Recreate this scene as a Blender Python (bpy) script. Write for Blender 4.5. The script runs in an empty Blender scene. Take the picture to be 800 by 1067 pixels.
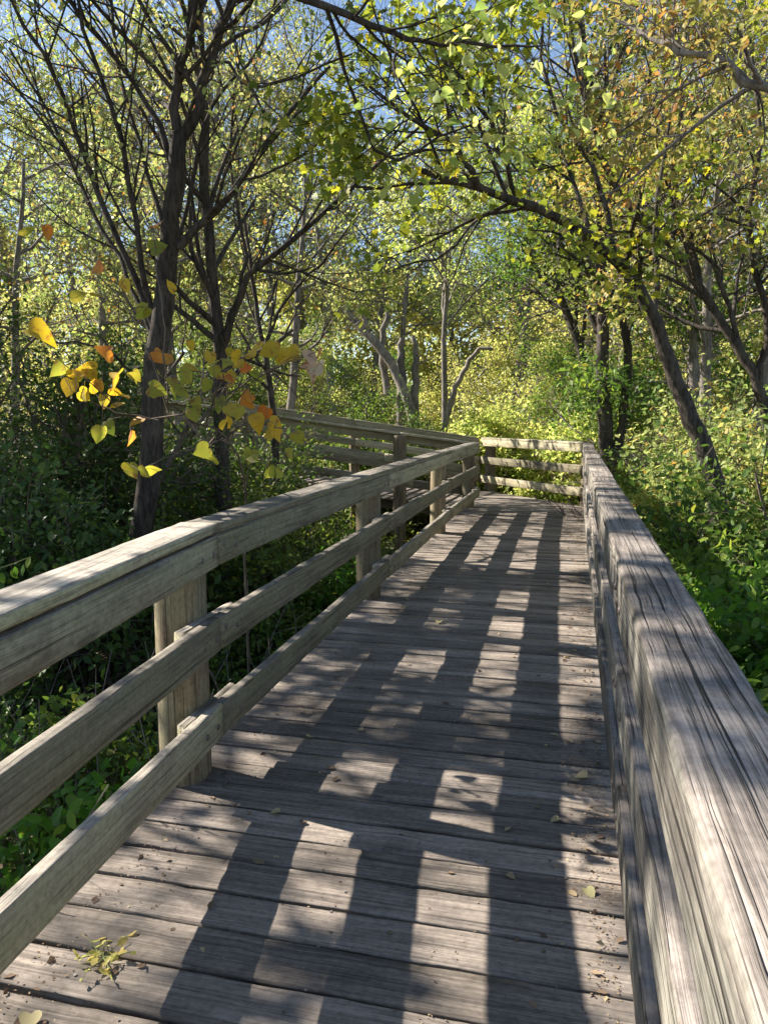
import bpy, math
import numpy as np
from mathutils import Matrix, Vector

# ------------------------------------------------------------------ camera, sky, sun, exposure
sc = bpy.context.scene
COL = sc.collection
W0, H0, F0 = 800.0, 1067.0, 800.0
YAW = math.radians(13.7)
PITCH = math.atan((H0 / 2 - 433) / F0)
CAM = np.array([0.0, 0.0, 1.5])
FW = np.array([-math.sin(YAW) * math.cos(PITCH), math.cos(YAW) * math.cos(PITCH), -math.sin(PITCH)])
RT = np.array([math.cos(YAW), math.sin(YAW), 0.0])
UP = np.cross(RT, FW)
cam_data = bpy.data.cameras.new('camera')
cam = bpy.data.objects.new('camera', cam_data); COL.objects.link(cam)
cam_data.sensor_fit = 'VERTICAL'; cam_data.sensor_height = 36.0; cam_data.lens = 36.0 * F0 / H0
cam_data.clip_start = 0.05; cam_data.clip_end = 3000
M = Matrix.Identity(4)
for i in range(3):
    M[i][0] = RT[i]; M[i][1] = UP[i]; M[i][2] = -FW[i]; M[i][3] = CAM[i]
cam.matrix_world = M
sc.camera = cam

SUN = np.array([-1.29, 0.26, 1.0])          # towards the sun
SUN_EL = math.atan2(1.0, math.hypot(1.29, 0.26)); SUN_AZ = math.atan2(-1.29, 0.26)
world = bpy.data.worlds.new('World'); sc.world = world; world.use_nodes = True
wn = world.node_tree; wn.nodes.clear()
sky = wn.nodes.new('ShaderNodeTexSky'); sky.sky_type = 'NISHITA'; sky.sun_disc = False
sky.sun_elevation = SUN_EL; sky.sun_rotation = SUN_AZ; sky.air_density = 1.0; sky.dust_density = 0.4; sky.ozone_density = 1.6
bg = wn.nodes.new('ShaderNodeBackground'); bg.inputs[1].default_value = 0.067
wo = wn.nodes.new('ShaderNodeOutputWorld')
wn.links.new(sky.outputs[0], bg.inputs[0]); wn.links.new(bg.outputs[0], wo.inputs[0])
sd = bpy.data.lights.new('sun', 'SUN'); sd.energy = 5.0; sd.angle = math.radians(0.5); sd.color = (1.0, 0.93, 0.82)
so = bpy.data.objects.new('sun', sd); COL.objects.link(so); so.location = (-20, 5, 20)
so.rotation_euler = Vector(SUN.tolist()).to_track_quat('Z', 'Y').to_euler()
sc.view_settings.view_transform = 'Standard'; sc.view_settings.look = 'None'
sc.view_settings.gamma = 1.0; sc.view_settings.use_curve_mapping = False
sc.view_settings.exposure = 1.5
cy = sc.cycles
cy.max_bounces = 7; cy.diffuse_bounces = 4; cy.glossy_bounces = 2; cy.transmission_bounces = 5; cy.transparent_max_bounces = 4
cy.use_denoising = True
try: cy.denoiser = 'OPENIMAGEDENOISE'
except Exception: pass
cy.sample_clamp_indirect = 6.0

R = np.random.default_rng(7)

def at(px, py, y):
    """a point of the place seen at a photo pixel, at distance y along the walk"""
    d = FW + RT * (px - W0 / 2) / F0 - UP * (py - H0 / 2) / F0
    return CAM + d * (y / d[1])

# ------------------------------------------------------------------ helpers
def mesh_obj(name, V, loops, counts, mat, parent=None, attrs=None, smooth=False, loc=None, mats=None, mi=None):
    V = np.asarray(V, np.float32); loops = np.asarray(loops, np.int32); counts = np.asarray(counts, np.int32)
    me = bpy.data.meshes.new(name)
    me.vertices.add(len(V)); me.vertices.foreach_set('co', V.ravel())
    me.loops.add(len(loops)); me.loops.foreach_set('vertex_index', loops)
    me.polygons.add(len(counts))
    st = np.zeros(len(counts), np.int32); st[1:] = np.cumsum(counts)[:-1]
    me.polygons.foreach_set('loop_start', st)
    if smooth: me.polygons.foreach_set('use_smooth', np.ones(len(counts), bool))
    for k, a in (attrs or {}).items():
        a = np.asarray(a, np.float32)
        if a.ndim == 1:
            at_ = me.attributes.new(k, 'FLOAT', 'POINT'); at_.data.foreach_set('value', a)
        else:
            at_ = me.attributes.new(k, 'FLOAT_VECTOR', 'POINT'); at_.data.foreach_set('vector', a.ravel())
    me.materials.append(mat)
    me.update(calc_edges=True)
    o = bpy.data.objects.new(name, me); COL.objects.link(o)
    if parent is not None: o.parent = parent
    if loc is not None: o.location = tuple(float(c) for c in loc)
    return o

def tag(o, label=None, cat=None, group=None, kind=None):
    if label: o['label'] = label
    if cat: o['category'] = cat
    if group: o['group'] = group
    if kind: o['kind'] = kind
    return o

def empty(name, loc, label=None, cat=None, group=None, rz=0.0, scale=1.0):
    o = bpy.data.objects.new(name, None); COL.objects.link(o)
    o.location = tuple(float(c) for c in loc); o.rotation_euler = (0, 0, rz); o.scale = (scale,) * 3
    o.empty_display_size = 0.2
    return tag(o, label, cat, group)

def unit(v):
    v = np.asarray(v, float); n = np.linalg.norm(v, axis=-1, keepdims=True); return v / np.maximum(n, 1e-9)

def vnoise(P, scale, seed=0):
    """cheap smooth value noise on 2D or 3D points, 0..1"""
    P = np.asarray(P, float) * scale + seed * 17.31
    i = np.floor(P).astype(np.int64); f = P - i; f = f * f * (3 - 2 * f)
    D = P.shape[1]; out = 0
    for c in range(2 ** D):
        b = np.array([(c >> k) & 1 for k in range(D)])
        ij = i + b
        h = np.zeros(len(P), np.int64)
        for k, m in zip(range(D), (73856093, 19349663, 83492791)): h ^= ij[:, k] * m
        h = (h ^ (h >> 13)) * 1274126177 & 0x7fffffff
        h = (h ^ (h >> 15)) & 0xffff
        w = np.prod(np.where(b, f, 1 - f), axis=1)
        out = out + w * h / 65535.0
    return out

# ------------------------------------------------------------------ materials
def nt(mat):
    mat.use_nodes = True; n = mat.node_tree; n.nodes.clear(); return n
def N(t, typ, **kw):
    n = t.nodes.new(typ)
    for k, v in kw.items():
        if k.startswith('i_'): n.inputs[k[2:]].default_value = v
        else: setattr(n, k, v)
    return n
def ramp(t, src, stops, interp='LINEAR'):
    r = t.nodes.new('ShaderNodeValToRGB'); cr = r.color_ramp; cr.interpolation = interp
    while len(cr.elements) > 1: cr.elements.remove(cr.elements[0])
    cr.elements[0].position = stops[0][0]; cr.elements[0].color = (*stops[0][1], 1)
    for p, c in stops[1:]:
        e = cr.elements.new(p); e.color = (*c, 1)
    if src is not None: t.links.new(src, r.inputs[0])
    return r
def mix(t, fac, a, b, blend='MIX'):
    m = t.nodes.new('ShaderNodeMix'); m.data_type = 'RGBA'; m.blend_type = blend
    if isinstance(fac, (int, float)): m.inputs[0].default_value = fac
    else: t.links.new(fac, m.inputs[0])
    for s, v in ((6, a), (7, b)):
        if isinstance(v, tuple): m.inputs[s].default_value = (*v, 1)
        else: t.links.new(v, m.inputs[s])
    return m.outputs[2]
def mth(t, op, a, b=None, c=None, clamp=False):
    m = t.nodes.new('ShaderNodeMath'); m.operation = op; m.use_clamp = clamp
    for k, v in enumerate((a, b, c)):
        if v is None: continue
        if isinstance(v, (int, float)): m.inputs[k].default_value = v
        else: t.links.new(v, m.inputs[k])
    return m.outputs[0]
def g(v): return (v, v, v)

def wood_mat(name, light, dark, top_grey, algae, bump=0.5, crack=1.0, fine=1.0):
    m = bpy.data.materials.new(name); t = nt(m); L = t.links.new
    a = N(t, 'ShaderNodeAttribute', attribute_name='grain'); gv = a.outputs['Vector']
    # slow wander of the grain
    low = N(t, 'ShaderNodeTexNoise', i_Scale=1.0, i_Detail=2.0)
    mp0 = N(t, 'ShaderNodeMapping'); mp0.inputs['Scale'].default_value = (1.3, 5, 5); L(gv, mp0.inputs[0]); L(mp0.outputs[0], low.inputs['Vector'])
    lo = t.nodes.new('ShaderNodeVectorMath'); lo.operation = 'MULTIPLY_ADD'
    L(low.outputs['Color'], lo.inputs[0]); lo.inputs[1].default_value = (0.0, 0.015, 0.015); L(gv, lo.inputs[2])
    gw = lo.outputs[0]
    def nz(scale, detail=4, rough=0.6, src=gw):
        mp = N(t, 'ShaderNodeMapping'); mp.inputs['Scale'].default_value = scale; L(src, mp.inputs[0])
        n = N(t, 'ShaderNodeTexNoise', i_Scale=1.0, i_Detail=detail, i_Roughness=rough); L(mp.outputs[0], n.inputs['Vector']); return n.outputs['Fac']
    fineg = nz((3.0, 240 * fine, 240 * fine), 3, 0.7)
    midg = nz((1.2, 70 * fine, 70 * fine), 4, 0.65)
    broad = nz((0.8, 14, 14), 3, 0.5)
    crk = nz((0.7, 75, 75), 2, 0.5)
    crkm = ramp(t, crk, [(0.0, g(1)), (0.30, g(1)), (0.36, g(0)), (1, g(0))]).outputs[0]
    crk2 = nz((2.2, 110, 110), 2, 0.5)
    crk2m = ramp(t, crk2, [(0.0, g(1)), (0.35, g(1)), (0.42, g(0)), (1, g(0))]).outputs[0]
    blotch = nz((3, 6, 6), 4, 0.6, gv)
    speck = nz((45, 60, 60), 3, 0.6, gv)
    # knots
    mpk = N(t, 'ShaderNodeMapping'); mpk.inputs['Scale'].default_value = (1.1, 5.0, 5.0); L(gw, mpk.inputs[0])
    vk = N(t, 'ShaderNodeTexVoronoi', i_Scale=1.0); L(mpk.outputs[0], vk.inputs['Vector'])
    kn = ramp(t, vk.outputs['Distance'], [(0, g(1)), (0.06, g(0.9)), (0.09, g(0)), (1, g(0))]).outputs[0]
    gr = mth(t, 'ADD', mth(t, 'MULTIPLY', fineg, 0.35), mth(t, 'ADD', mth(t, 'MULTIPLY', midg, 0.4), mth(t, 'MULTIPLY', broad, 0.25)))
    grm = ramp(t, gr, [(0.41, g(0)), (0.57, g(1))]).outputs[0]
    col = mix(t, grm, dark, light)
    tint = N(t, 'ShaderNodeAttribute', attribute_name='tone')
    geo = N(t, 'ShaderNodeNewGeometry'); sep = N(t, 'ShaderNodeSeparateXYZ'); L(geo.outputs['Normal'], sep.inputs[0])
    upf = ramp(t, sep.outputs[2], [(0.45, g(0)), (0.8, g(1))]).outputs[0]
    tg = mix(t, grm, tuple(c * 0.45 for c in top_grey), top_grey)
    col = mix(t, mth(t, 'MULTIPLY', upf, 0.85), col, tg)
    alg = mth(t, 'MULTIPLY', ramp(t, blotch, [(0.42, g(0)), (0.62, g(1))]).outputs[0], mth(t, 'SUBTRACT', 1.0, upf))
    col = mix(t, mth(t, 'MULTIPLY', alg, 0.55), col, algae)
    stain = ramp(t, blotch, [(0.30, g(0.62)), (0.55, g(1.05))]).outputs[0]
    col = mix(t, 1.0, col, stain, 'MULTIPLY')
    spk = ramp(t, speck, [(0.3, g(0.75)), (0.5, g(1.0)), (0.68, g(1.15))]).outputs[0]
    col = mix(t, 1.0, col, spk, 'MULTIPLY')
    col = mix(t, mth(t, 'MULTIPLY', kn, 0.7), col, tuple(c * 0.45 for c in dark))
    ck = mth(t, 'MULTIPLY', mth(t, 'ADD', crkm, mth(t, 'MULTIPLY', crk2m, 0.6), clamp=True), 0.8 * crack, clamp=True)
    col = mix(t, ck, col, tuple(c * 0.22 for c in dark))
    tv = mth(t, 'ADD', mth(t, 'MULTIPLY', tint.outputs['Fac'], 0.75), 0.60)
    cmb = t.nodes.new('ShaderNodeCombineColor')
    for k in range(3): L(tv, cmb.inputs[k])
    col = mix(t, 1.0, col, cmb.outputs[0], 'MULTIPLY')
    h = mth(t, 'SUBTRACT', mth(t, 'ADD', mth(t, 'MULTIPLY', gr, 1.0), mth(t, 'MULTIPLY', broad, 0.6)), mth(t, 'MULTIPLY', ck, 0.7))
    bp = N(t, 'ShaderNodeBump', i_Strength=bump, i_Distance=0.006); L(h, bp.inputs['Height'])
    p = N(t, 'ShaderNodeBsdfPrincipled', i_Roughness=0.85); p.inputs['Specular IOR Level'].default_value = 0.25
    L(col, p.inputs['Base Color']); L(bp.outputs[0], p.inputs['Normal'])
    o = N(t, 'ShaderNodeOutputMaterial'); L(p.outputs[0], o.inputs[0])
    return m

RAILWOOD = wood_mat('rail_wood', (0.46, 0.40, 0.275), (0.24, 0.20, 0.13), (0.37, 0.33, 0.285), (0.28, 0.27, 0.145), 0.6, .8)  # side colours partly raised to stand in for light bounced off the deck
RAILTOP = wood_mat('weathered_rail_wood', (0.29, 0.262, 0.225), (0.13, 0.113, 0.095), (0.345, 0.295, 0.26), (0.21, 0.205, 0.17), 1.0, 1.3, 0.9)
POSTWOOD = wood_mat('post_wood', (0.34, 0.265, 0.17), (0.15, 0.11, 0.07), (0.28, 0.25, 0.21), (0.20, 0.20, 0.12), 0.5)
DECKWOOD = wood_mat('deck_wood', (0.30, 0.25, 0.21), (0.14, 0.115, 0.095), (0.305, 0.257, 0.218), (0.2, 0.19, 0.15), 0.6, 0.6)

def leaf_mat(name, stops, trans=0.45, rough=0.5, var=0.25, spots=False):
    m = bpy.data.materials.new(name); t = nt(m); L = t.links.new
    a = N(t, 'ShaderNodeAttribute', attribute_name='rnd')
    r = ramp(t, a.outputs['Fac'], stops)
    oi = N(t, 'ShaderNodeObjectInfo')
    hs = N(t, 'ShaderNodeHueSaturation')
    L(mth(t, 'ADD', mth(t, 'MULTIPLY', oi.outputs['Random'], 0.04 * var / 0.25), 0.48), hs.inputs['Hue'])
    L(mth(t, 'ADD', mth(t, 'MULTIPLY', oi.outputs['Random'], var), 1 - var / 2), hs.inputs['Value'])
    if spots:
        tc0 = N(t, 'ShaderNodeTexCoord'); n0 = N(t, 'ShaderNodeTexNoise', i_Scale=38.0, i_Detail=3.0); L(tc0.outputs['Object'], n0.inputs['Vector'])
        sp = ramp(t, n0.outputs['Fac'], [(0.56, g(0)), (0.70, g(0.75))]).outputs[0]
        n1 = N(t, 'ShaderNodeTexNoise', i_Scale=12.0, i_Detail=1.0); L(tc0.outputs['Object'], n1.inputs['Vector'])
        c0 = mix(t, ramp(t, n1.outputs['Fac'], [(0.45, g(0)), (0.65, g(.35))]).outputs[0], r.outputs[0], (0.42, 0.36, 0.07))
        L(mix(t, sp, c0, (0.26, 0.12, 0.045)), hs.inputs['Color'])
    else: L(r.outputs[0], hs.inputs['Color'])
    p = N(t, 'ShaderNodeBsdfPrincipled', i_Roughness=rough); p.inputs['Specular IOR Level'].default_value = 0.28
    L(hs.outputs[0], p.inputs['Base Color'])
    tr = N(t, 'ShaderNodeBsdfTranslucent')
    tc = N(t, 'ShaderNodeHueSaturation', i_Saturation=1.08, i_Value=1.75 if spots else 1.5); L(hs.outputs[0], tc.inputs['Color']); L(tc.outputs[0], tr.inputs[0])
    ms = N(t, 'ShaderNodeMixShader'); ms.inputs[0].default_value = trans
    L(p.outputs[0], ms.inputs[1]); L(tr.outputs[0], ms.inputs[2])
    o = N(t, 'ShaderNodeOutputMaterial'); L(ms.outputs[0], o.inputs[0])
    return m

LM = {
 'green':  leaf_mat('green_leaves', [(0, (0.055, 0.10, 0.022)), (0.5, (0.11, 0.175, 0.035)), (0.85, (0.20, 0.26, 0.05)), (1, (0.34, 0.33, 0.06))], 0.45),
 'dark':   leaf_mat('dark_green_leaves', [(0, (0.035, 0.075, 0.018)), (0.6, (0.07, 0.13, 0.03)), (1, (0.14, 0.20, 0.05))], 0.3),
 'yellow': leaf_mat('yellow_green_leaves', [(0, (0.18, 0.245, 0.06)), (0.4, (0.36, 0.40, 0.115)), (0.8, (0.55, 0.52, 0.18)), (1, (0.59, 0.46, 0.17))], 0.6),
 'olive':  leaf_mat('olive_leaves', [(0, (0.115, 0.16, 0.05)), (0.4, (0.245, 0.285, 0.09)), (0.75, (0.45, 0.43, 0.16)), (0.9, (0.36, 0.21, 0.07)), (1, (0.45, 0.2, 0.05))], 0.45),
 'autumn': leaf_mat('autumn_leaves', [(0, (0.14, 0.18, 0.045)), (0.35, (0.28, 0.29, 0.07)), (0.62, (0.42, 0.36, 0.12)), (0.82, (0.44, 0.25, 0.08)), (1, (0.52, 0.26, 0.06))], 0.45),
 'maple':  leaf_mat('maple_leaves', [(0, (0.08, 0.13, 0.025)), (0.4, (0.17, 0.23, 0.04)), (0.75, (0.34, 0.36, 0.05)), (0.95, (0.45, 0.40, 0.05)), (1, (0.5, 0.3, 0.05))], 0.5),
 'bright': leaf_mat('bright_green_leaves', [(0, (0.06, 0.13, 0.02)), (0.6, (0.12, 0.23, 0.035)), (1, (0.25, 0.33, 0.06))], 0.5),
 'litter': leaf_mat('dry_leaves', [(0, (0.10, 0.07, 0.045)), (0.5, (0.22, 0.16, 0.10)), (0.8, (0.34, 0.26, 0.16)), (1, (0.45, 0.38, 0.20))], 0.15, 0.8),
 'redbud': leaf_mat('redbud_leaves', [(0, (0.10, 0.17, 0.03)), (0.25, (0.24, 0.28, 0.05)), (0.5, (0.52, 0.42, 0.05)), (0.7, (0.55, 0.28, 0.06)), (0.85, (0.50, 0.20, 0.04)), (1, (0.42, 0.36, 0.26))], 0.5, 0.55, 0.1, True),
}
def bark_mat(name, a_, b_, scale=1.0, bump=0.6):
    m = bpy.data.materials.new(name); t = nt(m); L = t.links.new
    tc = N(t, 'ShaderNodeTexCoord'); mp = N(t, 'ShaderNodeMapping'); mp.inputs['Scale'].default_value = (14 * scale, 14 * scale, 3 * scale); L(tc.outputs['Object'], mp.inputs[0])
    n1 = N(t, 'ShaderNodeTexNoise', i_Scale=2.2, i_Detail=6.0, i_Roughness=0.7); L(mp.outputs[0], n1.inputs['Vector'])
    n2 = N(t, 'ShaderNodeTexNoise', i_Scale=2.0, i_Detail=3.0); L(tc.outputs['Object'], n2.inputs['Vector'])
    r = ramp(t, n1.outputs['Fac'], [(0.35, b_), (0.62, a_)])
    c = mix(t, 1.0, r.outputs[0], ramp(t, n2.outputs['Fac'], [(0.35, g(0.7)), (0.65, g(1.25))]).outputs[0], 'MULTIPLY')
    bp = N(t, 'ShaderNodeBump', i_Strength=bump, i_Distance=0.02); L(n1.outputs['Fac'], bp.inputs['Height'])
    p = N(t, 'ShaderNodeBsdfPrincipled', i_Roughness=0.9); p.inputs['Specular IOR Level'].default_value = 0.2
    L(c, p.inputs['Base Color']); L(bp.outputs[0], p.inputs['Normal'])
    o = N(t, 'ShaderNodeOutputMaterial'); L(p.outputs[0], o.inputs[0]); return m
BARK = bark_mat('dark_bark', (0.115, 0.095, 0.078), (0.028, 0.023, 0.019), 1, 1.0)
BARK2 = bark_mat('grey_bark', (0.30, 0.265, 0.235), (0.10, 0.085, 0.075))
BARKD = bark_mat('dead_wood', (0.36, 0.31, 0.27), (0.13, 0.11, 0.10), 0.9)
TWIG = bark_mat('twig_bark', (0.20, 0.155, 0.12), (0.10, 0.08, 0.065), 1, 0.2)
STEMG = bark_mat('green_stem', (0.22, 0.25, 0.10), (0.12, 0.14, 0.06), 1, 0.2)

def metal_mat():
    m = bpy.data.materials.new('rusty_bolt'); t = nt(m); L = t.links.new
    n = N(t, 'ShaderNodeTexNoise', i_Scale=60.0, i_Detail=4.0)
    r = ramp(t, n.outputs['Fac'], [(0.35, (0.10, 0.055, 0.035)), (0.65, (0.30, 0.27, 0.25))])
    p = N(t, 'ShaderNodeBsdfPrincipled', i_Roughness=0.6, i_Metallic=0.6); L(r.outputs[0], p.inputs['Base Color'])
    o = N(t, 'ShaderNodeOutputMaterial'); L(p.outputs[0], o.inputs[0]); return m
BOLT = metal_mat()

def ground_mat():
    m = bpy.data.materials.new('forest_floor'); t = nt(m); L = t.links.new
    tc = N(t, 'ShaderNodeTexCoord')
    n1 = N(t, 'ShaderNodeTexNoise', i_Scale=14.0, i_Detail=8.0, i_Roughness=0.75); L(tc.outputs['Object'], n1.inputs['Vector'])
    n2 = N(t, 'ShaderNodeTexNoise', i_Scale=0.6, i_Detail=4.0); L(tc.outputs['Object'], n2.inputs['Vector'])
    v = N(t, 'ShaderNodeTexVoronoi', i_Scale=22.0); L(tc.outputs['Object'], v.inputs['Vector'])
    c1 = ramp(t, n1.outputs['Fac'], [(0.3, (0.05, 0.036, 0.025)), (0.5, (0.13, 0.095, 0.062)), (0.7, (0.25, 0.19, 0.12))])
    c2 = mix(t, 0.4, c1.outputs[0], ramp(t, v.outputs['Color'], [(0, (0.07, 0.05, 0.03)), (1, (0.30, 0.22, 0.14))]).outputs[0])
    c3 = mix(t, ramp(t, n2.outputs['Fac'], [(0.45, g(0)), (0.62, g(0.8))]).outputs[0], c2, (0.05, 0.075, 0.022))
    bp = N(t, 'ShaderNodeBump', i_Strength=0.9, i_Distance=0.05); L(n1.outputs['Fac'], bp.inputs['Height'])
    p = N(t, 'ShaderNodeBsdfPrincipled', i_Roughness=0.95); L(c3, p.inputs['Base Color']); L(bp.outputs[0], p.inputs['Normal'])
    o = N(t, 'ShaderNodeOutputMaterial'); L(p.outputs[0], o.inputs[0]); return m
GROUNDM = ground_mat()

# ------------------------------------------------------------------ ground
def gz(x, y):
    x = np.asarray(x, float); y = np.asarray(y, float)
    P = np.stack([x.ravel(), y.ravel()], 1)
    n = (vnoise(P, 0.35, 1) - 0.5) * 0.35 + (vnoise(P, 1.6, 2) - 0.5) * 0.10
    d = np.hypot(P[:, 0], P[:, 1])
    rise = np.clip((-P[:, 0] - 4) / 10, 0, 1) * 0.5 + np.clip((P[:, 1] - 14) / 30, 0, 1) * 0.8
    return (-1.0 + n * np.clip(1.5 - d / 80, 0.0, 1) + rise).reshape(x.shape)
def ground():
    a = np.concatenate([-np.geomspace(600, 14, 26), np.linspace(-13.5, 13.5, 110), np.geomspace(14, 600, 26)])
    X, Y = np.meshgrid(a, a + 8, indexing='ij'); Z = gz(X, Y)
    n = len(a); V = np.stack([X, Y, Z], -1).reshape(-1, 3)
    i = np.arange(n * n).reshape(n, n)
    Q = np.stack([i[:-1, :-1], i[1:, :-1], i[1:, 1:], i[:-1, 1:]], -1).reshape(-1, 4)
    o = mesh_obj('ground', V, Q.ravel(), np.full(len(Q), 4), GROUNDM, smooth=True)
    tag(o, 'brown forest floor with leaf litter under the boardwalk', kind='structure')
ground()

# ------------------------------------------------------------------ wood pieces
def beam_arrays(Lx, w, h, seed, seg=0.08, rough=0.0025, bevel=0.008, ns=3, round_=None, taper=None):
    """a sawn piece along X from 0..Lx, centred in y, z from 0..h; ragged, slightly bowed"""
    r = np.random.default_rng(seed)
    b = bevel
    def edge(a0, a1, n): return np.linspace(a0, a1, n)
    prof = []
    ny, nz = ns, ns
    # perimeter from the corner (+y, bottom) round
    for z in edge(b, h - b, nz): prof.append((w / 2, z))
    prof.append((w / 2 - b * .3, h - b * .3))
    for y in edge(w / 2 - b, -w / 2 + b, ny): prof.append((y, h))
    prof.append((-w / 2 + b * .3, h - b * .3))
    for z in edge(h - b, b, nz): prof.append((-w / 2, z))
    prof.append((-w / 2 + b * .3, b * .3))
    for y in edge(-w / 2 + b, w / 2 - b, ny): prof.append((y, 0))
    prof.append((w / 2 - b * .3, b * .3))
    prof = np.array(prof); K = len(prof)
    nx = max(3, int(Lx / seg)); xs = np.linspace(0, Lx, nx)
    V = np.zeros((nx, K, 3)); V[:, :, 0] = xs[:, None]; V[:, :, 1:] = prof[None]
    G = V.copy()
    # ragged
    q = np.stack([np.repeat(xs, K) * 6, np.tile(np.arange(K) * 1.7, nx)], 1) + r.uniform(0, 900)
    n1 = (vnoise(q, 1.0) - 0.5).reshape(nx, K); n2 = (vnoise(q * 2.7 + 31, 1.0) - 0.5).reshape(nx, K)
    c = prof - np.array([0, h / 2]); c = c / np.linalg.norm(c, axis=1, keepdims=True)
    V[:, :, 1:] += c[None] * (n1 * 1.4 + n2)[..., None] * rough * 2
    # bow
    bw = (vnoise(np.stack([xs * 0.6, xs * 0 + 3.3], 1) + r.uniform(0, 900), 1) - 0.5) * 0.008
    V[:, :, 2] += bw[:, None]
    off = r.uniform(0, 500, 3)
    G = G + off
    V = V.reshape(-1, 3); G = G.reshape(-1, 3)
    i = np.arange(nx * K).reshape(nx, K); j = np.roll(i, -1, axis=1)
    Q = np.stack([i[:-1], i[1:], j[1:], j[:-1]], -1).reshape(-1, 4)
    loops = [Q.ravel(), i[0], i[-1][::-1]]; counts = [np.full(len(Q), 4), [K], [K]]
    tone = np.full(len(V), r.uniform(0.0, 1.0))
    return V, np.concatenate(loops), np.concatenate(counts).astype(int), G, tone

def beam(name, p0, p1, w, h, mat, parent, base, seed, **kw):
    """p0,p1: bottom centre line in world coordinates"""
    p0 = np.array(p0, float); p1 = np.array(p1, float)
    d = p1 - p0; Lx = np.linalg.norm(d)
    V, lo, co, G, tone = beam_arrays(Lx, w, h, seed, **kw)
    o = mesh_obj(name, V, lo, co, mat, parent, {'grain': G, 'tone': tone}, smooth=False)
    x = Vector(d / Lx); y = Vector((0, 0, 1)).cross(x).normalized(); z = x.cross(y)
    m = Matrix((x, y, z)).transposed().to_4x4(); m.translation = Vector(p0 - base)
    o.matrix_local = m
    return o

def post(p, h, r, facing, parent, base, seed, flat=0.88, outer=None):
    """round timber post with a flat sawn on the side the rails are bolted to; facing = unit xy vector"""
    rr = np.random.default_rng(seed); K = 20
    zs = np.concatenate([np.linspace(0, h - 0.02, 26), [h - 0.006, h]])
    an = np.arange(K) * 2 * math.pi / K
    V = np.zeros((len(zs), K, 3)); G = np.zeros_like(V)
    for k, z in enumerate(zs):
        q = np.stack([np.cos(an) * 2 + 5, np.sin(an) * 2 + 5, np.full(K, z * 2.0)], 1) + seed
        ra = r * (1 + 0.05 * (vnoise(q, 1) - 0.5)) * (0.93 if k == len(zs) - 1 else 1)
        x = np.cos(an) * ra; y = np.sin(an) * ra
        x = np.minimum(x, r * flat)
        if outer is not None: x = np.maximum(x, -outer)
        V[k, :, 0] = x; V[k, :, 1] = y; V[k, :, 2] = z
        G[k, :, 0] = z; G[k, :, 1] = x; G[k, :, 2] = y
    V = V.reshape(-1, 3); G = G.reshape(-1, 3) + rr.uniform(0, 300, 3)
    i = np.arange(len(zs) * K).reshape(len(zs), K); j = np.roll(i, -1, axis=1)
    Q = np.stack([i[:-1], j[:-1], j[1:], i[1:]], -1).reshape(-1, 4)
    lo = np.concatenate([Q.ravel(), i[-1]]); co = np.concatenate([np.full(len(Q), 4), [K]])
    o = mesh_obj('post', V, lo, co, POSTWOOD, parent, {'grain': G, 'tone': np.full(len(V), rr.uniform(.2, .8))})
    o.location = tuple(np.array(p) - base); o.rotation_euler = (0, 0, math.atan2(facing[1], facing[0]))
    return o

def disc(name, r, t, parent, loc, axis, mat):
    K = 8; an = np.arange(K) * 2 * math.pi / K
    ring = lambda rr, z: np.stack([np.cos(an) * rr, np.sin(an) * rr, np.full(K, z)], 1)
    V = np.concatenate([ring(r, 0), ring(r, t * .5), ring(r * .6, t)])
    i = np.arange(3 * K).reshape(3, K); j = np.roll(i, -1, axis=1)
    Q = np.stack([i[:-1], j[:-1], j[1:], i[1:]], -1).reshape(-1, 4)
    o = mesh_obj(name, V, np.concatenate([Q.ravel(), i[-1]]), np.concatenate([np.full(len(Q), 4), [K]]), mat, parent)
    o.rotation_mode = 'QUATERNION'; o.rotation_quaternion = Vector(axis).to_track_quat('Z', 'Y'); o.location = loc
    return o

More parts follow.
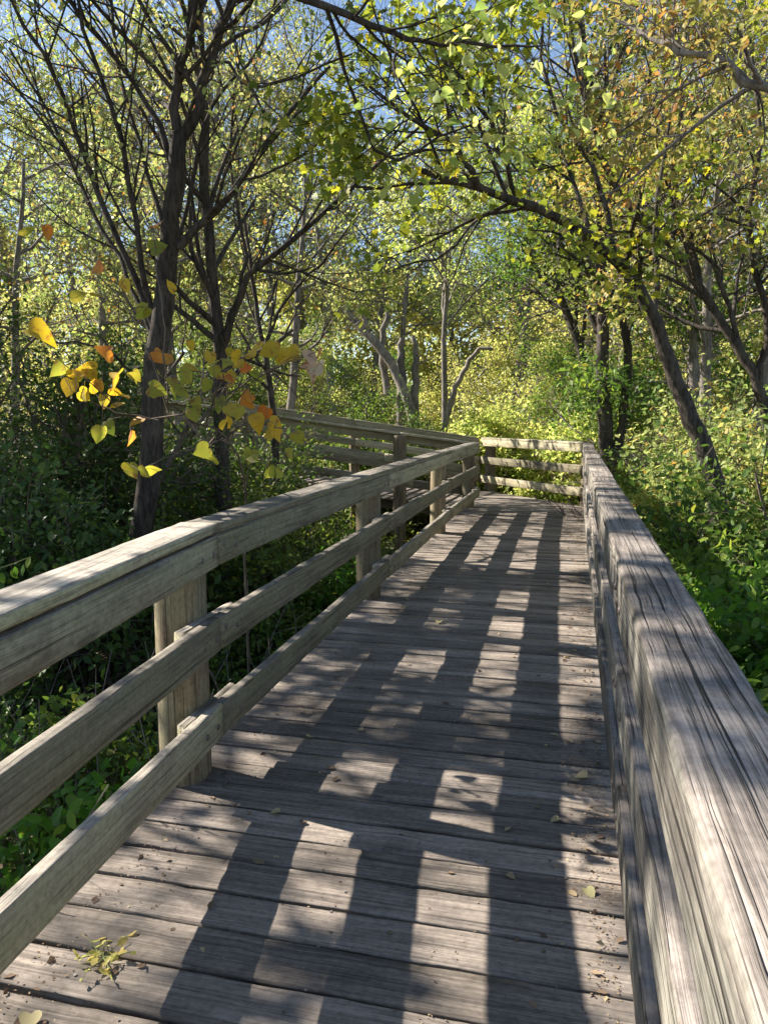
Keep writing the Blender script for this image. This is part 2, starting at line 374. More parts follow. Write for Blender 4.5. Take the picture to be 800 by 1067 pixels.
SEED = [100]
def railing(label, joints, inward, posts, tops=(0.90, 0.17), mids=(0.55, 0.14), bots=(0.18, 0.14), topw=0.16, topmat=None, end_gap=0.004, lowseg=0.08, sag=None, slim=False):
    """joints: list of (x,y,z) on the rail's walk-side face line at deck height, in order. inward: +1 if the walk lies to
    the right of the direction of travel. posts: list of (joint index float) or points"""
    base = np.array(joints[0], float)
    root = empty('wooden_railing', base, label, 'railing', 'weathered railings of the boardwalk')
    J = [np.array(j, float) for j in joints]
    topmat = topmat or RAILWOOD
    for si, (a, b) in enumerate(zip(J[:-1], J[1:])):
        d = b - a; dh = unit(np.array([d[0], d[1], 0])); nrm = np.array([dh[1], -dh[0], 0]) * inward   # towards the walk
        u = unit(d)
        for nm, (z0, h), w, mt, rough in (('cap_board', (tops[0] + tops[1] - .040, .040), topw, topmat, 0.0022), ('top_rail', (tops[0], tops[1] - .043), .045, topmat, 0.0018), ('middle_rail', mids, 0.045, topmat, 0.0018), ('bottom_rail', bots, 0.045, topmat, 0.0018)):
            SEED[0] += 1
            r = np.random.default_rng(SEED[0])
            off = -nrm * (w / 2 + (.022 if slim and nm == 'bottom_rail' else .012 if slim and nm == 'middle_rail' else 0))
            jz = r.uniform(-0.004, 0.004); z_ = (sag or {}).get('top_rail' if nm == 'cap_board' else nm, 0) if si == 0 else 0
            rl = beam(nm, a + off + np.array([0, 0, z0 + jz + z_]) + u * end_gap, b + off + np.array([0, 0, z0 + jz]) - u * end_gap, w, h, mt, root, base, SEED[0], rough=rough, bevel=0.010 if w > .1 else 0.006, ns=5 if w > .1 else 3, seg=lowseg)
            # bolt heads on the walk-side face near each end (face is local -y or +y)
            Lx = np.linalg.norm(b - a)
            side = -1.0 if inward > 0 else 1.0
            for x in (0.05, 0.17, Lx - 0.06, Lx - 0.18):
                if 0 < x < Lx and nm != 'cap_board':
                    disc('bolt', 0.013, 0.006, rl, (x, side * (w / 2), h * (0.62 if x in (0.05,) else 0.45)), (0, side, 0), BOLT)
    def frame(k):
        i = min(int(k), len(J) - 2); f = k - i
        d = J[i + 1] - J[i]; dh = unit(np.array([d[0], d[1], 0])); nrm = np.array([dh[1], -dh[0], 0]) * inward
        return J[i] + d * f, dh, nrm, unit(d)
    for k in posts:
        p, dh, nrm, u = frame(k)
        SEED[0] += 1
        pc = p - nrm * ((0.070 + 0.082) if slim else (0.045 + 0.047 + 0.08))
        gzv = float(gz(pc[0], pc[1]))
        top = p[2] + tops[0] + tops[1] - 0.05
        post((pc[0], pc[1], gzv - 0.2), top - gzv + 0.2, 0.105, nrm, root, base, SEED[0], outer=0.030 if slim else None)
        if slim: continue
        for z0, h in (mids, bots):
            SEED[0] += 1
            c = p - nrm * (0.045 + 0.0235) + np.array([0, 0, z0 + 0.004])
            ln = 0.22
            beam('splice_block', c - u * ln, c + u * (ln + 0.04), 0.043, h - 0.008, RAILWOOD, root, base, SEED[0], rough=0.004)
    return root

XL, XR = -1.37, 0.135
J1 = (-1.362, 2.79, 0)
LEFT_J = [(-1.03, -0.25, 0), J1, (-1.43, 6.05, 0), (-1.475, 9.7, 0), (-1.46, 12.65, 0)]
railing('nearest weathered railing, running along the left edge of the straight boardwalk', LEFT_J, 1, [0.02, 1, 2, 3, 3.97], sag={'top_rail': -.03, 'middle_rail': .05, 'bottom_rail': .15})
RIGHT_J = [(0.150, -1.0, 0), (0.149, 2.45, 0), (0.150, 5.9, 0), (0.155, 9.4, 0), (0.17, 12.95, 0)]
railing('railing with deeply grooved grey top beam along the right edge of the walk', RIGHT_J, -1, [0.02, 1, 2, 3], tops=(0.875, 0.175), topw=0.16, topmat=RAILTOP, slim=True)
BACK_J = [(0.165, 12.98, 0), (-1.76, 15.35, 0)]
railing('sunlit three-board railing closing the far corner where the walk turns', BACK_J, -1, [0.02, 0.97])
def ramp_z(x): return max(0.0, (-1.76 - x)) * 0.15
OUT_J = [(-1.80, 15.36, 0), (-4.2, 14.75, 0.36), (-6.7, 14.05, 0.74), (-9.2, 13.4, 1.1)]
railing('outer railing of the rising ramp beyond the corner', OUT_J, -1, [0.05, 1, 2, 2.9])
IN_J = [(-1.62, 12.66, 0.0), (-2.75, 12.34, 0.16), (-5.1, 11.7, 0.50), (-7.6, 11.0, 0.87)]
railing('inner railing of the rising ramp, behind the near railing', IN_J, 1, [1, 2, 2.9])

# ------------------------------------------------------------------ deck planks
def deck():
    r = np.random.default_rng(5)
    Vs, Ls, Cs, Gs, Ts = [], [], [], [], []
    off = 0
    def plank(c0, c1, w, z0, z1, seed):
        """c0, c1: end points (xy) of the plank's centre line"""
        nonlocal off
        c0 = np.array(c0, float); c1 = np.array(c1, float); d = c1 - c0; Lx = np.linalg.norm(d)
        V, lo, co, G, tone = beam_arrays(Lx, w, 0.038, seed, seg=0.05, rough=0.0028, bevel=0.006, ns=4)
        u = d / Lx; n = np.array([-u[1], u[0]])
        rr = np.random.default_rng(seed + 1)
        tilt = rr.normal(0, 0.008)
        cup = rr.normal(0, 0.0012)
        zz = V[:, 2] - 0.038 + V[:, 1] * tilt + (np.abs(V[:, 1]) / (w / 2)) ** 2 * cup + rr.normal(0, 0.0012)
        X = c0[0] + V[:, 0] * u[0] + V[:, 1] * n[0]; Y = c0[1] + V[:, 0] * u[1] + V[:, 1] * n[1]
        Z = zz + z0 + (z1 - z0) * V[:, 0] / Lx
        Vs.append(np.stack([X, Y, Z], 1)); Ls.append(lo + off); Cs.append(co); Gs.append(G)
        Ts.append(np.full(len(V), rr.beta(2, 2)))
        off += len(V)
    y = -1.5
    k = 0
    while y < 12.62:
        w = r.choice([0.168, 0.17, 0.172]) if y < 5 else r.choice([0.138, 0.142, 0.14])
        gap = r.uniform(0.011, 0.018)
        k += 1
        xl = np.interp(y, [-.25, 2.79, 6.05, 9.7, 12.65], [-1.03, -1.362, -1.43, -1.475, -1.46]) - (.30 if y < 2.5 else .22)
        plank((xl + r.normal(0, .010), y + w / 2), (0.32 + r.normal(0, .008), y + w / 2 + r.normal(0, .003)), w - gap, 0, 0, 1000 + k * 3)
        y += w
    # the turning landing: planks fan round to the ramp direction
    A = np.array([-1.70, y + 0.01]); 
    e0 = np.array([0.42, y + 0.01]); e1 = np.array([-1.95, 15.75])
    n = 19
    for q in range(n):
        f = (q + 0.5) / n
        P = e0 * (1 - f) + e1 * f
        # parallel planks across the corner, clipped to the back railing
        a = np.array([-1.80 - 0.1 * f, y + 0.07 + q * 0.150]); 
        xr = 0.42 + (a[1] - 12.9) * (-1.93 / 2.37) if a[1] > 12.9 else 0.42
        if xr < a[0] + 0.12: break
        k += 1
        plank(a, (xr, a[1]), 0.141, 0, 0, 1000 + k * 3)
    # ramp
    u = unit(np.array([-3.93, -1.0])); 
    s0 = np.array([-1.83, 15.62]); s1 = np.array([-1.93, 12.55])
    q = 0
    for i in range(52):
        a = s0 + u * (0.075 + i * 0.146); b = s1 + u * (0.075 + i * 0.146)
        z = (0.075 + i * 0.146) * 0.148 - 0.003
        k += 1
        plank(a, b, 0.139, z, z, 1000 + k * 3)
    V = np.concatenate(Vs); 
    o = mesh_obj('boardwalk_path', V, np.concatenate(Ls), np.concatenate(Cs), DECKWOOD, None, {'grain': np.concatenate(Gs), 'tone': np.concatenate(Ts)})
    tag(o, 'weathered grey plank deck of the boardwalk with a ramp turning left', kind='structure')
    for (x0, yA, yB) in ((-1.5, 2.8, 12.6), (-1.1, -1.5, 2.78), (-0.66, -1.5, 15.0), (0.28, -1.5, 12.9)):
        beam('joist', (x0, yA, -0.21), (x0, yB, -0.21), 0.045, 0.165, POSTWOOD, o, np.zeros(3), 77 + int(x0 * 10), seg=0.5)
    for dd, ss in ((0.25, 9), (2.85, 12)):
        a = s0 * (1 - dd / 3.07) + s1 * dd / 3.07
        b = a + u * 7.5
        beam('joist', (a[0], a[1], -0.215), (b[0], b[1], -0.215 + 7.5 * 0.148), 0.045, 0.165, POSTWOOD, o, np.zeros(3), ss, seg=0.5)
    for yb in (0.4, 2.75, 6.0, 9.7, 12.5):
        beam('cross_beam', (-1.75, yb, -0.36), (0.43, yb, -0.36), 0.09, 0.145, POSTWOOD, o, np.zeros(3), 55 + int(yb), seg=0.4)
    # nail heads
    Vn, Ln, Cn = [], [], []; K = 6; an = np.arange(K) * 2 * math.pi / K; m = 0
    for yy in np.arange(0.8, 12.4, 0.085):
        for x in (-1.25, -0.66, 0.0):
            if r.random() < 0.6:
                cx, cyy = x + r.normal(0, .012), yy + r.normal(0, .01)
                Vn.append(np.stack([cx + np.cos(an) * .0055, cyy + np.sin(an) * .0055, np.full(K, 0.0045)], 1)); Ln.append(np.arange(K) + m); Cn.append(K); m += K
    mesh_obj('nail_heads', np.concatenate(Vn), np.concatenate(Ln), Cn, BOLT, o)['kind'] = 'stuff'
deck()

# ------------------------------------------------------------------ branches and leaves
class Plant:
    def __init__(s, seed):
        s.r = np.random.default_rng(seed); s.paths = {}; s.tw = []
    def add(s, P, rad, sides):
        s.paths.setdefault((len(P), sides), []).append((np.asarray(P, float), np.asarray(rad, float)))
    def tubes(s, base, name, mat, parent):
        VV, LL, off = [], [], 0
        for (K, S), lst in s.paths.items():
            P = np.stack([a for a, b in lst]); Rd = np.stack([b for a, b in lst])
            T = np.gradient(P, axis=1); T = unit(T)
            ref = np.zeros_like(T); ref[..., 2] = 1.0
            par = np.abs(T[..., 2]) > 0.9
            m0 = par.mean(axis=1) > 0.3
            ref[m0] = np.array([1.0, 0.3, 0])
            U = unit(np.cross(T, ref)); Wv = np.cross(T, U)
            an = np.arange(S) * 2 * math.pi / S
            V = P[:, :, None, :] + Rd[:, :, None, None] * (U[:, :, None, :] * np.cos(an)[None, None, :, None] + Wv[:, :, None, :] * np.sin(an)[None, None, :, None])
            n = len(lst)
            idx = np.arange(n * K * S).reshape(n, K, S) + off; jd = np.roll(idx, -1, axis=2)
            Q = np.stack([idx[:, :-1], jd[:, :-1], jd[:, 1:], idx[:, 1:]], -1).reshape(-1, 4)
            VV.append(V.reshape(-1, 3)); LL.append(Q); off += n * K * S
        if not VV: return None
        V = np.concatenate(VV) - base; Q = np.concatenate(LL)
        return mesh_obj(name, V, Q.ravel(), np.full(len(Q), 4), mat, parent, smooth=True)

def walk(r, p, d, L, K, wob, up):
    P = [np.array(p, float)]; d = unit(d)
    for k in range(K - 1):
        d = unit(d + r.normal(0, wob, 3) + np.array([0, 0, up]))
        P.append(P[-1] + d * L / (K - 1))
    return np.array(P)

def side_dir(r, d, ang):
    a = unit(np.cross(d, r.normal(0, 1, 3))); return unit(d * math.cos(ang) + a * math.sin(ang))

def grow(pl, p, d, L, rad, lvl, spec):
    """spec[lvl] = (children, angle range, length ratio, wobble, up); the last level makes twigs"""
    r = pl.r
    ch, an, lr, wob, up = spec[lvl]
    last = lvl == len(spec) - 1
    K = 4 if last else 6
    P = walk(r, p, d, L, K, wob, up)
    pl.add(P, np.linspace(rad, rad * (0.4 if last else 0.5), K), 3 if rad < 0.012 else (5 if rad < 0.04 else 8))
    if last: pl.tw.append(P); return
    for i in range(ch):
        f = 0.25 + 0.75 * (i + r.random()) / ch
        k = min(int(f * (K - 1)), K - 2); q = P[k] + (P[k + 1] - P[k]) * (f * (K - 1) - k)
        dd = side_dir(r, unit(P[k + 1] - P[k]), r.uniform(*an))
        grow(pl, q, dd, L * lr * r.uniform(0.7, 1.25) * (1.15 - 0.5 * f), rad * (1 - 0.5 * f) * 0.62, lvl + 1, spec)

# leaf shapes: (verts along x, across y, up z), polygons
def sh_fold():
    return np.array([[0, 0, 0], [.42, .30, .08], [1, 0, 0], [.42, -.30, .08]]), [[0, 3, 2], [0, 2, 1]]
def sh_oval():
    x = [0, .22, .5, .78, 1]; h = [0, .2, .27, .17, 0]
    V = [[0, 0, 0]]; 
    for a, b in zip(x[1:-1], h[1:-1]): V += [[a, b, .05 + .0 * a], [a, 0, -.01 * a], [a, -b, .05]]
    V.append([1, 0, -.10]); V = np.array(V, float)
    F = [[0, 2, 1], [0, 3, 2], [1, 2, 5, 4], [2, 3, 6, 5], [4, 5, 8, 7], [5, 6, 9, 8], [7, 8, 10], [8, 9, 10]]
    return V, F
def sh_heart():
    pts = [(0.0, 0.0), (-.10, .16), (-.08, .34), (.08, .47), (.30, .50), (.55, .40), (.78, .22), (1.02, 0)]
    half = pts[1:-1]; V = [[0, 0, 0], [.35, 0, -.02], [.70, 0, -.03], [1.02, 0, -.16]]
    for x, y in half: V.append([x, y, .10 * y + .02 - .12 * x * x])
    for x, y in half: V.append([x, -y, .10 * y + .02 - .12 * x * x])
    a = [4, 5, 6, 7, 8, 9]; b = [10, 11, 12, 13, 14, 15]
    F = [[0, a[0], a[1], a[2]][::-1], [0, a[2], a[3], 1][::-1], [1, a[3], a[4], 2][::-1], [2, a[4], a[5], 3][::-1],
         [0, b[0], b[1], b[2]], [0, b[2], b[3], 1], [1, b[3], b[4], 2], [2, b[4], b[5], 3]]
    return np.array(V, float), F
def sh_maple():
    o = [(0, 0), (.10, .16), (-.06, .40), (.22, .34), (.40, .62), (.50, .28), (.74, .34), (.70, .16), (1.0, 0)]
    V = [[x, y, .10 * abs(y) - .06 * x] for x, y in o] + [[x, -y, .10 * abs(y) - .06 * x] for x, y in o[1:-1]] + [[.4, 0, -.02]]
    c = len(V) - 1; n = len(o)
    ring = list(range(n)) + list(range(n + len(o[1:-1]) - 1, n - 1, -1))
    F = [[c, ring[(k + 1) % len(ring)], ring[k]] for k in range(len(ring))]
    return np.array(V, float), F
SH = {'fold': sh_fold(), 'oval': sh_oval(), 'heart': sh_heart(), 'maple': sh_maple()}

def leaves(name, P, D, Nn, size, rnd, shape, mat, parent, base, flex=0.0, r=None):
    T, Fc = SH[shape]; n = len(P)
    D = unit(D); Y = unit(np.cross(Nn, D)); Z = np.cross(D, Y)
    s = size[:, None, None]
    TT = np.broadcast_to(T, (n, *T.shape)).copy()
    if flex and r is not None:
        TT[:, :, 2] += r.normal(0, flex, n)[:, None] * T[:, 0] ** 2 + r.normal(0, flex, n)[:, None] * T[:, 1] ** 2 * 2
    V = P[:, None, :] - base + s * (TT[:, :, 0:1] * D[:, None, :] + TT[:, :, 1:2] * Y[:, None, :] + TT[:, :, 2:3] * Z[:, None, :])
    K = len(T)
    lo1 = np.concatenate([np.array(f) for f in Fc]); co1 = np.array([len(f) for f in Fc])
    lo = (np.arange(n)[:, None] * K + lo1[None]).ravel(); co = np.tile(co1, n)
    return mesh_obj(name, V.reshape(-1, 3), lo, co, mat, parent, {'rnd': np.repeat(rnd, K)})

KEEP = 0.05
def sun_gap(P, r, keep=None):
    """gaps in the canopy: which leaves are missing so that the sun reaches the boardwalk in patches"""
    keep = KEEP if keep is None else keep
    S = SUN / SUN[2]
    out = np.ones(len(P), bool)
    for zt in (0.0, 1.0):
        q = P - S[None] * (P[:, 2:3] - zt)
        on = (P[:, 2] > zt + 0.15) & (q[:, 1] > -0.6) & (q[:, 1] < 16.5)
        if zt == 0: on &= (q[:, 0] > -1.55) & (q[:, 0] < 0.3)
        else: on &= ((q[:, 0] > -1.6) & (q[:, 0] < -1.15)) | ((q[:, 0] > 0.08) & (q[:, 0] < 0.36))
        nz = vnoise(q[:, :2], 2.4, 4) * 0.6 + vnoise(q[:, :2], 0.9, 9) * 0.4
        yy = q[:, 1]
        thr = np.where(yy < 3.15, np.where((yy < 2.0) & (q[:, 0] > -.75),  .42, .66), np.where(yy < 4.2, 0.37, np.where(yy < 11.8, 0.53, .62)))
        if zt == 1: thr = np.full(len(P), .60)
        pr = np.where(nz > thr, 1.0, np.where(yy < 3.15, .03, keep * .6))
        out &= ~(on & (r.random(len(P)) > pr))
    return out
def cam_clear(P, dmin=1.7):
    v = P - CAM
    return (np.linalg.norm(v, axis=1) > dmin)
def off_deck(P):
    """no foliage inside the walkway"""
    return ~((P[:, 0] > -1.62) & (P[:, 0] < 0.36) & (P[:, 2] < 2.3) & (P[:, 1] < 13.0) & (P[:, 2] > -0.3))

def twig_leaves(pl, per, size, spread=0.06, droop=0.3, clump=0.0):
    """leaf positions along the twigs; with clump > 0 some sprays are bare and others full"""
    r = pl.r; tw = np.array(pl.tw)            # (n,4,3)
    if clump:
        nzz = vnoise(tw[:, 2], clump, 3) * .7 + vnoise(tw[:, 2], clump * 2.6, 6) * .3
        tw = tw[nzz > .47]; per = int(per * 1.75)
    n = len(tw); f = r.uniform(0.05, 1.05, (n, per)) * 2.999
    k = np.clip(f.astype(int), 0, 2); fr = (f - k)[..., None]
    i = np.arange(n)[:, None]
    A = tw[i, k]; B = tw[i, k + 1]
    P = A + (B - A) * fr + r.normal(0, spread, (n, per, 3))
    D = unit(B - A) * 0.6 + r.normal(0, 0.7, (n, per, 3)) + np.array([0, 0, -droop])
    Nn = np.array([0, 0, 1.0]) + r.normal(0, 0.55, (n, per, 3))
    tr = np.repeat(r.random(n), per).reshape(n, per)
    rnd = np.clip(tr * 0.5 + r.random((n, per)) * 0.5, 0, 1)
    sz = size * r.uniform(0.6, 1.25, (n, per))
    return P.reshape(-1, 3), D.reshape(-1, 3), Nn.reshape(-1, 3), sz.ravel(), rnd.ravel()

def finish(pl, base, name, label, cat, wood, lm, per, size, shape='fold', spread=0.06, droop=0.3, group=None, cull=True, crown='crown', trunk='trunk', keepfn=None, clump=0.0, rz=0, clear=1.7, keep=None):
    base = np.array(base, float)
    root = empty(name, base, label, cat, group)
    pl.tubes(base, trunk, wood, root)
    if pl.tw and per > 0:
        P, D, Nn, sz, rnd = twig_leaves(pl, per, size, spread, droop, clump)
        ok = np.ones(len(P), bool)
        if cull: ok &= sun_gap(P, pl.r, keep) & cam_clear(P, clear) & off_deck(P)
        if keepfn is not None: ok &= keepfn(P)
        ok &= P[:, 2] > gz(P[:, 0], P[:, 1])
        leaves(crown, P[ok], D[ok], Nn[ok], sz[ok], rnd[ok], shape, LM[lm], root, base, 0.12, pl.r)
    return root

def curve(pts, n, wob=0.0, r=None):
    """smooth resampling of a hand-placed limb"""
    P = np.array(pts, float); m = len(P)
    Pp = np.concatenate([[2 * P[0] - P[1]], P, [2 * P[-1] - P[-2]]])
    out = []
    for q in np.linspace(0, m - 1 - 1e-6, n):
        i = int(q); f = q - i; a, b, c, d = Pp[i], Pp[i + 1], Pp[i + 2], Pp[i + 3]
        out.append(0.5 * ((2 * b) + (-a + c) * f + (2 * a - 5 * b + 4 * c - d) * f * f + (-a + 3 * b - 3 * c + d) * f ** 3))
    out = np.array(out)
    if r is not None: out[1:-1] += r.normal(0, wob, (n - 2, 3))
    return out

def limb(pl, px, r0, r1, n=14, sides=10, wob=0.012, kids=0, klen=1.0, spec=None, f0=0.3, krad=None, ang=(0.5, 1.1)):
    """px: list of (px, py, depth)"""
    P = curve([at(*p) for p in px], n, wob, pl.r)
    rad = np.linspace(r0, r1, n) * (1 + pl.r.normal(0, 0.03, n))
    pl.add(P, rad, sides)
    for i in range(kids):
        f = f0 + (0.98 - f0) * (i + pl.r.random()) / kids
        k = min(int(f * (n - 1)), n - 2); q = P[k] + (P[k + 1] - P[k]) * (f * (n - 1) - k)
        d = side_dir(pl.r, unit(P[k + 1] - P[k]), pl.r.uniform(*ang))
        rr = (r0 + (r1 - r0) * f)
        grow(pl, q, d, klen * pl.r.uniform(0.6, 1.3), min(rr * 0.55, krad or 1), 0, spec)
    return P

# ------------------------------------------------------------------ near trees
SPEC_T = [(5, (0.4, 0.9), 0.6, 0.13, 0.05), (4, (0.4, 1.0), 0.6, 0.15, 0.02), (0, 0, 0, 0.15, 0.0)]
def t_left():
    pl = Plant(11); y = 5.6
    limb(pl, [(128, 800, y), (142, 600, y), (158, 470, y), (165, 360, y), (175, 270, y), (182, 200, y), (187, 140, y)], .105, .062, 22, 12, .010)
    up = [(2, (0.35, 0.8), 0.6, 0.10, 0.08), (3, (0.4, 0.9), 0.6, 0.12, 0.04), (0, 0, 0, 0.12, 0.0)]
    limb(pl, [(187, 145, y), (183, 100, y), (196, 40, y - .1), (203, -20, y - .2), (208, -140, y - .3), (200, -260, y - .4)], .042, .02, 14, 8, .01, 16, 1.3, up, 0.1)
    limb(pl, [(186, 150, y), (200, 130, y), (216, 75, y), (236, 20, y), (252, -30, y + .1), (280, -160, y + .2), (290, -260, y)], .046, .02, 14, 8, .01, 16, 1.3, up, 0.2)
    limb(pl, [(187, 258, y), (206, 236, y), (232, 214, y), (272, 155, y), (310, 105, y + .2), (345, 68, y + .4)], .035, .012, 12, 7, .01, 9, 0.9, up, 0.2)
    limb(pl, [(180, 175, y), (165, 125, y), (135, 80, y), (88, 22, y - .2), (60, -20, y - .3), (20, -90, y - .4)], .026, .010, 12, 6, .01, 14, 1.0, up)
    limb(pl, [(160, 330, y), (148, 270, y - .1), (142, 215, y - .2), (118, 120, y - .4), (92, 40, y - .5), (70, -60, y - .6)], .028, .011, 12, 6, .012, 15, 0.9, up)
    limb(pl, [(162, 345, y), (140, 285, y), (98, 190, y), (72, 110, y - .1), (30, 30, y - .2), (-10, -50, y - .2)], .03, .012, 12, 6, .012, 15, 0.9, up)
    limb(pl, [(158, 350, y), (128, 275, y + .2), (90, 205, y + .3), (55, 130, y + .3), (10, 50, y + .3)], .022, .009, 12, 6, .012, 14, 0.9, up)
    limb(pl, [(165, 330, y), (170, 240, y + .3), (150, 170, y + .4), (128, 90, y + .5), (115, 0, y + .6), (110, -90, y + .6)], .024, .010, 12, 6, .012, 14, 0.9, up)
    limb(pl, [(172, 300, y), (200, 200, y + .3), (215, 120, y + .4), (262, 60, y + .5), (290, -10, y + .6)], .02, .009, 12, 6, .012, 8, 0.9, up)
    limb(pl, [(160, 420, y), (130, 380, y + .1), (100, 365, y), (40, 350, y)], .016, .006, 10, 5, .02, 5, 0.7, up)
    limb(pl, [(185, 150, y), (225, 60, y - .2), (262, 88, y - .4), (310, 80, y - .5), (370, 55, y - .6)], .015, .006, 10, 5, .02, 6, 0.7, up)
    finish(pl, at(128, 800, y) * [1, 1, 0] + [0, 0, -1.1], 'multi_stem_tree', 'dark many-stemmed tree with fanning bare limbs just left of the near railing', 'tree', BARK, 'olive', 5, .055, 'oval', .08, keep=.05)
t_left()

def t_left2():
    pl = Plant(12); y = 8.2
    up = [(2, (0.35, 0.8), 0.6, 0.10, 0.08), (3, (0.4, 0.9), 0.6, 0.12, 0.04), (0, 0, 0, 0.12, 0.0)]
    limb(pl, [(236, 640, y), (232, 520, y), (230, 420, y), (228, 355, y), (222, 290, y), (214, 200, y), (212, 120, y), (208, 0, y), (215, -120, y)], .10, .03, 20, 9, .012, 14, 1.4, up, .3)
    limb(pl, [(229, 372, y), (246, 318, y), (262, 285, y), (330, 228, y), (400, 165, y), (450, 120, y)], .05, .012, 14, 7, .012, 12, 1.1, up, .3)
    limb(pl, [(228, 345, y), (205, 250, y), (190, 160, y), (150, 60, y)], .03, .012, 12, 6, .012, 10, 1.1, up, .3)
    limb(pl, [(250, 310, y), (255, 250, y), (240, 180, y), (245, 90, y), (262, 0, y)], .024, .01, 12, 6, .012, 10, 1.1, up, .3)
    finish(pl, at(236, 640, y) * [1, 1, 0] + [0, 0, -1.1], 'crooked_tree', 'slender dark tree behind the multi-stemmed one, its long limb reaching right', 'tree', BARK, 'olive', 8, .06, 'fold', .10)
t_left2()
def t_left3():
    pl = Plant(13); y = 10.2
    up = [(2, (0.35, 0.8), 0.6, 0.10, 0.08), (3, (0.4, 0.9), 0.6, 0.12, 0.04), (0, 0, 0, 0.12, 0.0)]
    limb(pl, [(290, 560, y), (286, 470, y), (281, 400, y), (275, 370, y), (268, 330, y), (262, 280, y), (250, 200, y)], .06, .018, 16, 7, .012, 10, 1.1, up, .3)
    limb(pl, [(276, 372, y), (288, 330, y), (318, 290, y), (345, 262, y), (380, 215, y)], .03, .010, 12, 6, .012, 8, 1.0, up, .3)
    finish(pl, at(290, 560, y) * [1, 1, 0] + [0, 0, -1.1], 'forked_sapling', 'thin forked sapling rising behind the ramp railing left of centre', 'tree', BARK, 'yellow', 4, .055)
t_left3()

# arching maple on the right
def t_arch():
    pl = Plant(21); y = 8.0
    sp = [(5, (0.4, 1.0), 0.55, 0.12, 0.02), (4, (0.4, 1.0), 0.6, 0.14, 0.0), (0, 0, 0, 0.14, -0.02)]
    limb(pl, [(752, 560, y), (738, 480, y), (716, 430, y), (695, 372, y), (672, 315, y - .1), (645, 275, y - .3), (600, 237, y - .7), (545, 211, y - 1.2), (495, 195, y - 1.7), (440, 178, y - 2.1)], .095, .02, 26, 12, .01, 9, 1.0, sp, .45)
    limb(pl, [(500, 197, y - 1.7), (470, 150, y - 2.0), (425, 120, y - 2.3), (385, 90, y - 2.5)], .025, .010, 10, 6, .015, 10, 0.8, sp, .15)
    limb(pl, [(540, 210, y - 1.2), (520, 150, y - 1.6), (490, 95, y - 2.0), (460, 60, y - 2.3)], .025, .010, 10, 6, .015, 10, 0.8, sp, .15)
    limb(pl, [(555, 215, y - 1.1), (500, 225, y - 1.4), (470, 262, y - 1.5), (425, 275, y - 1.5), (400, 265, y - 1.5), (350, 215, y - 1.5)], .015, .005, 12, 5, .015, 4, 0.5, sp, .5)
    limb(pl, [(683, 340, y), (684, 280, y + .1), (683, 220, y + .2), (700, 120, y + .3), (720, 10, y + .3)], .03, .010, 12, 6, .015, 7, 1.2, sp, .3)
    limb(pl, [(645, 276, y - .3), (620, 180, y - .2), (575, 110, y - .2), (560, 0, y)], .03, .012, 12, 6, .015, 9, 1.1, sp, .2)
    finish(pl, at(752, 560, y) * [1, 1, 0] + [0, 0, -1.1], 'arching_maple', 'maple whose thick dark trunk arches left over the walk, green leaves at its tip', 'tree', BARK, 'maple', 5, .072, 'maple', .14, clump=1.6)
t_arch()

def t_right():
    pl = Plant(22); y = 9.5
    sp = [(4, (0.4, 0.9), 0.6, 0.12, 0.05), (4, (0.4, 1.0), 0.6, 0.14, 0.02), (0, 0, 0, 0.14, 0.0)]
    limb(pl, [(820, 560, y), (800, 440, y), (785, 395, y), (765, 355, y), (728, 300, y), (700, 262, y), (655, 215, y), (620, 150, y), (600, 60, y), (590, -60, y)], .07, .018, 22, 9, .012, 16, 1.4, sp, .3)
    limb(pl, [(728, 300, y), (715, 240, y + .2), (700, 170, y + .4), (710, 90, y + .5), (690, -20, y + .5)], .045, .015, 14, 7, .015, 10, 1.3, sp, .2)
    limb(pl, [(770, 360, y), (752, 300, y), (735, 270, y), (690, 235, y), (640, 225, y)], .03, .010, 14, 6, .015, 8, 1.1, sp, .2)
    limb(pl, [(790, 400, y), (800, 330, y), (780, 240, y), (790, 120, y), (775, 0, y)], .045, .015, 14, 7, .015, 10, 1.4, sp, .2)
    finish(pl, at(820, 560, y) * [1, 1, 0] + [0, 0, -1.1], 'leaning_tree', 'tree at the right edge leaning left with orange-brown autumn leaves', 'tree', BARK, 'autumn', 9, .07, 'fold', .1, clump=1.4)
t_right()

def t_overhang():
    pl = Plant(23); y = 5.0
    sp = [(4, (0.4, 0.9), 0.6, 0.14, 0.0), (4, (0.4, 1.0), 0.6, 0.16, 0.0), (0, 0, 0, 0.16, -0.03)]
    limb(pl, [(1500, 900, 4.2), (1350, 500, 4.3), (1150, 200, 4.6), (960, 110, 4.8), (800, 90, y), (740, 60, y), (700, 50, y), (640, 20, y + .2)], .055, .008, 24, 8, .012, 12, 0.8, sp, .55)
    limb(pl, [(820, 95, y), (770, 90, y + .2), (735, 62, y + .4), (700, 100, y + .6)], .02, .006, 10, 5, .015, 7, 0.7, sp, .1)
    b = at(1500, 900, 4.2); b[2] = -1.1
    pl.add(curve([b, at(1500, 900, 4.2)], 6), np.full(6, .1), 8)
    finish(pl, b, 'overhanging_tree', 'pale bare branches with tan leaves reaching in at the top right corner', 'tree', BARK2, 'autumn', 5, .06, 'oval', .05, keep=.05)
t_overhang()
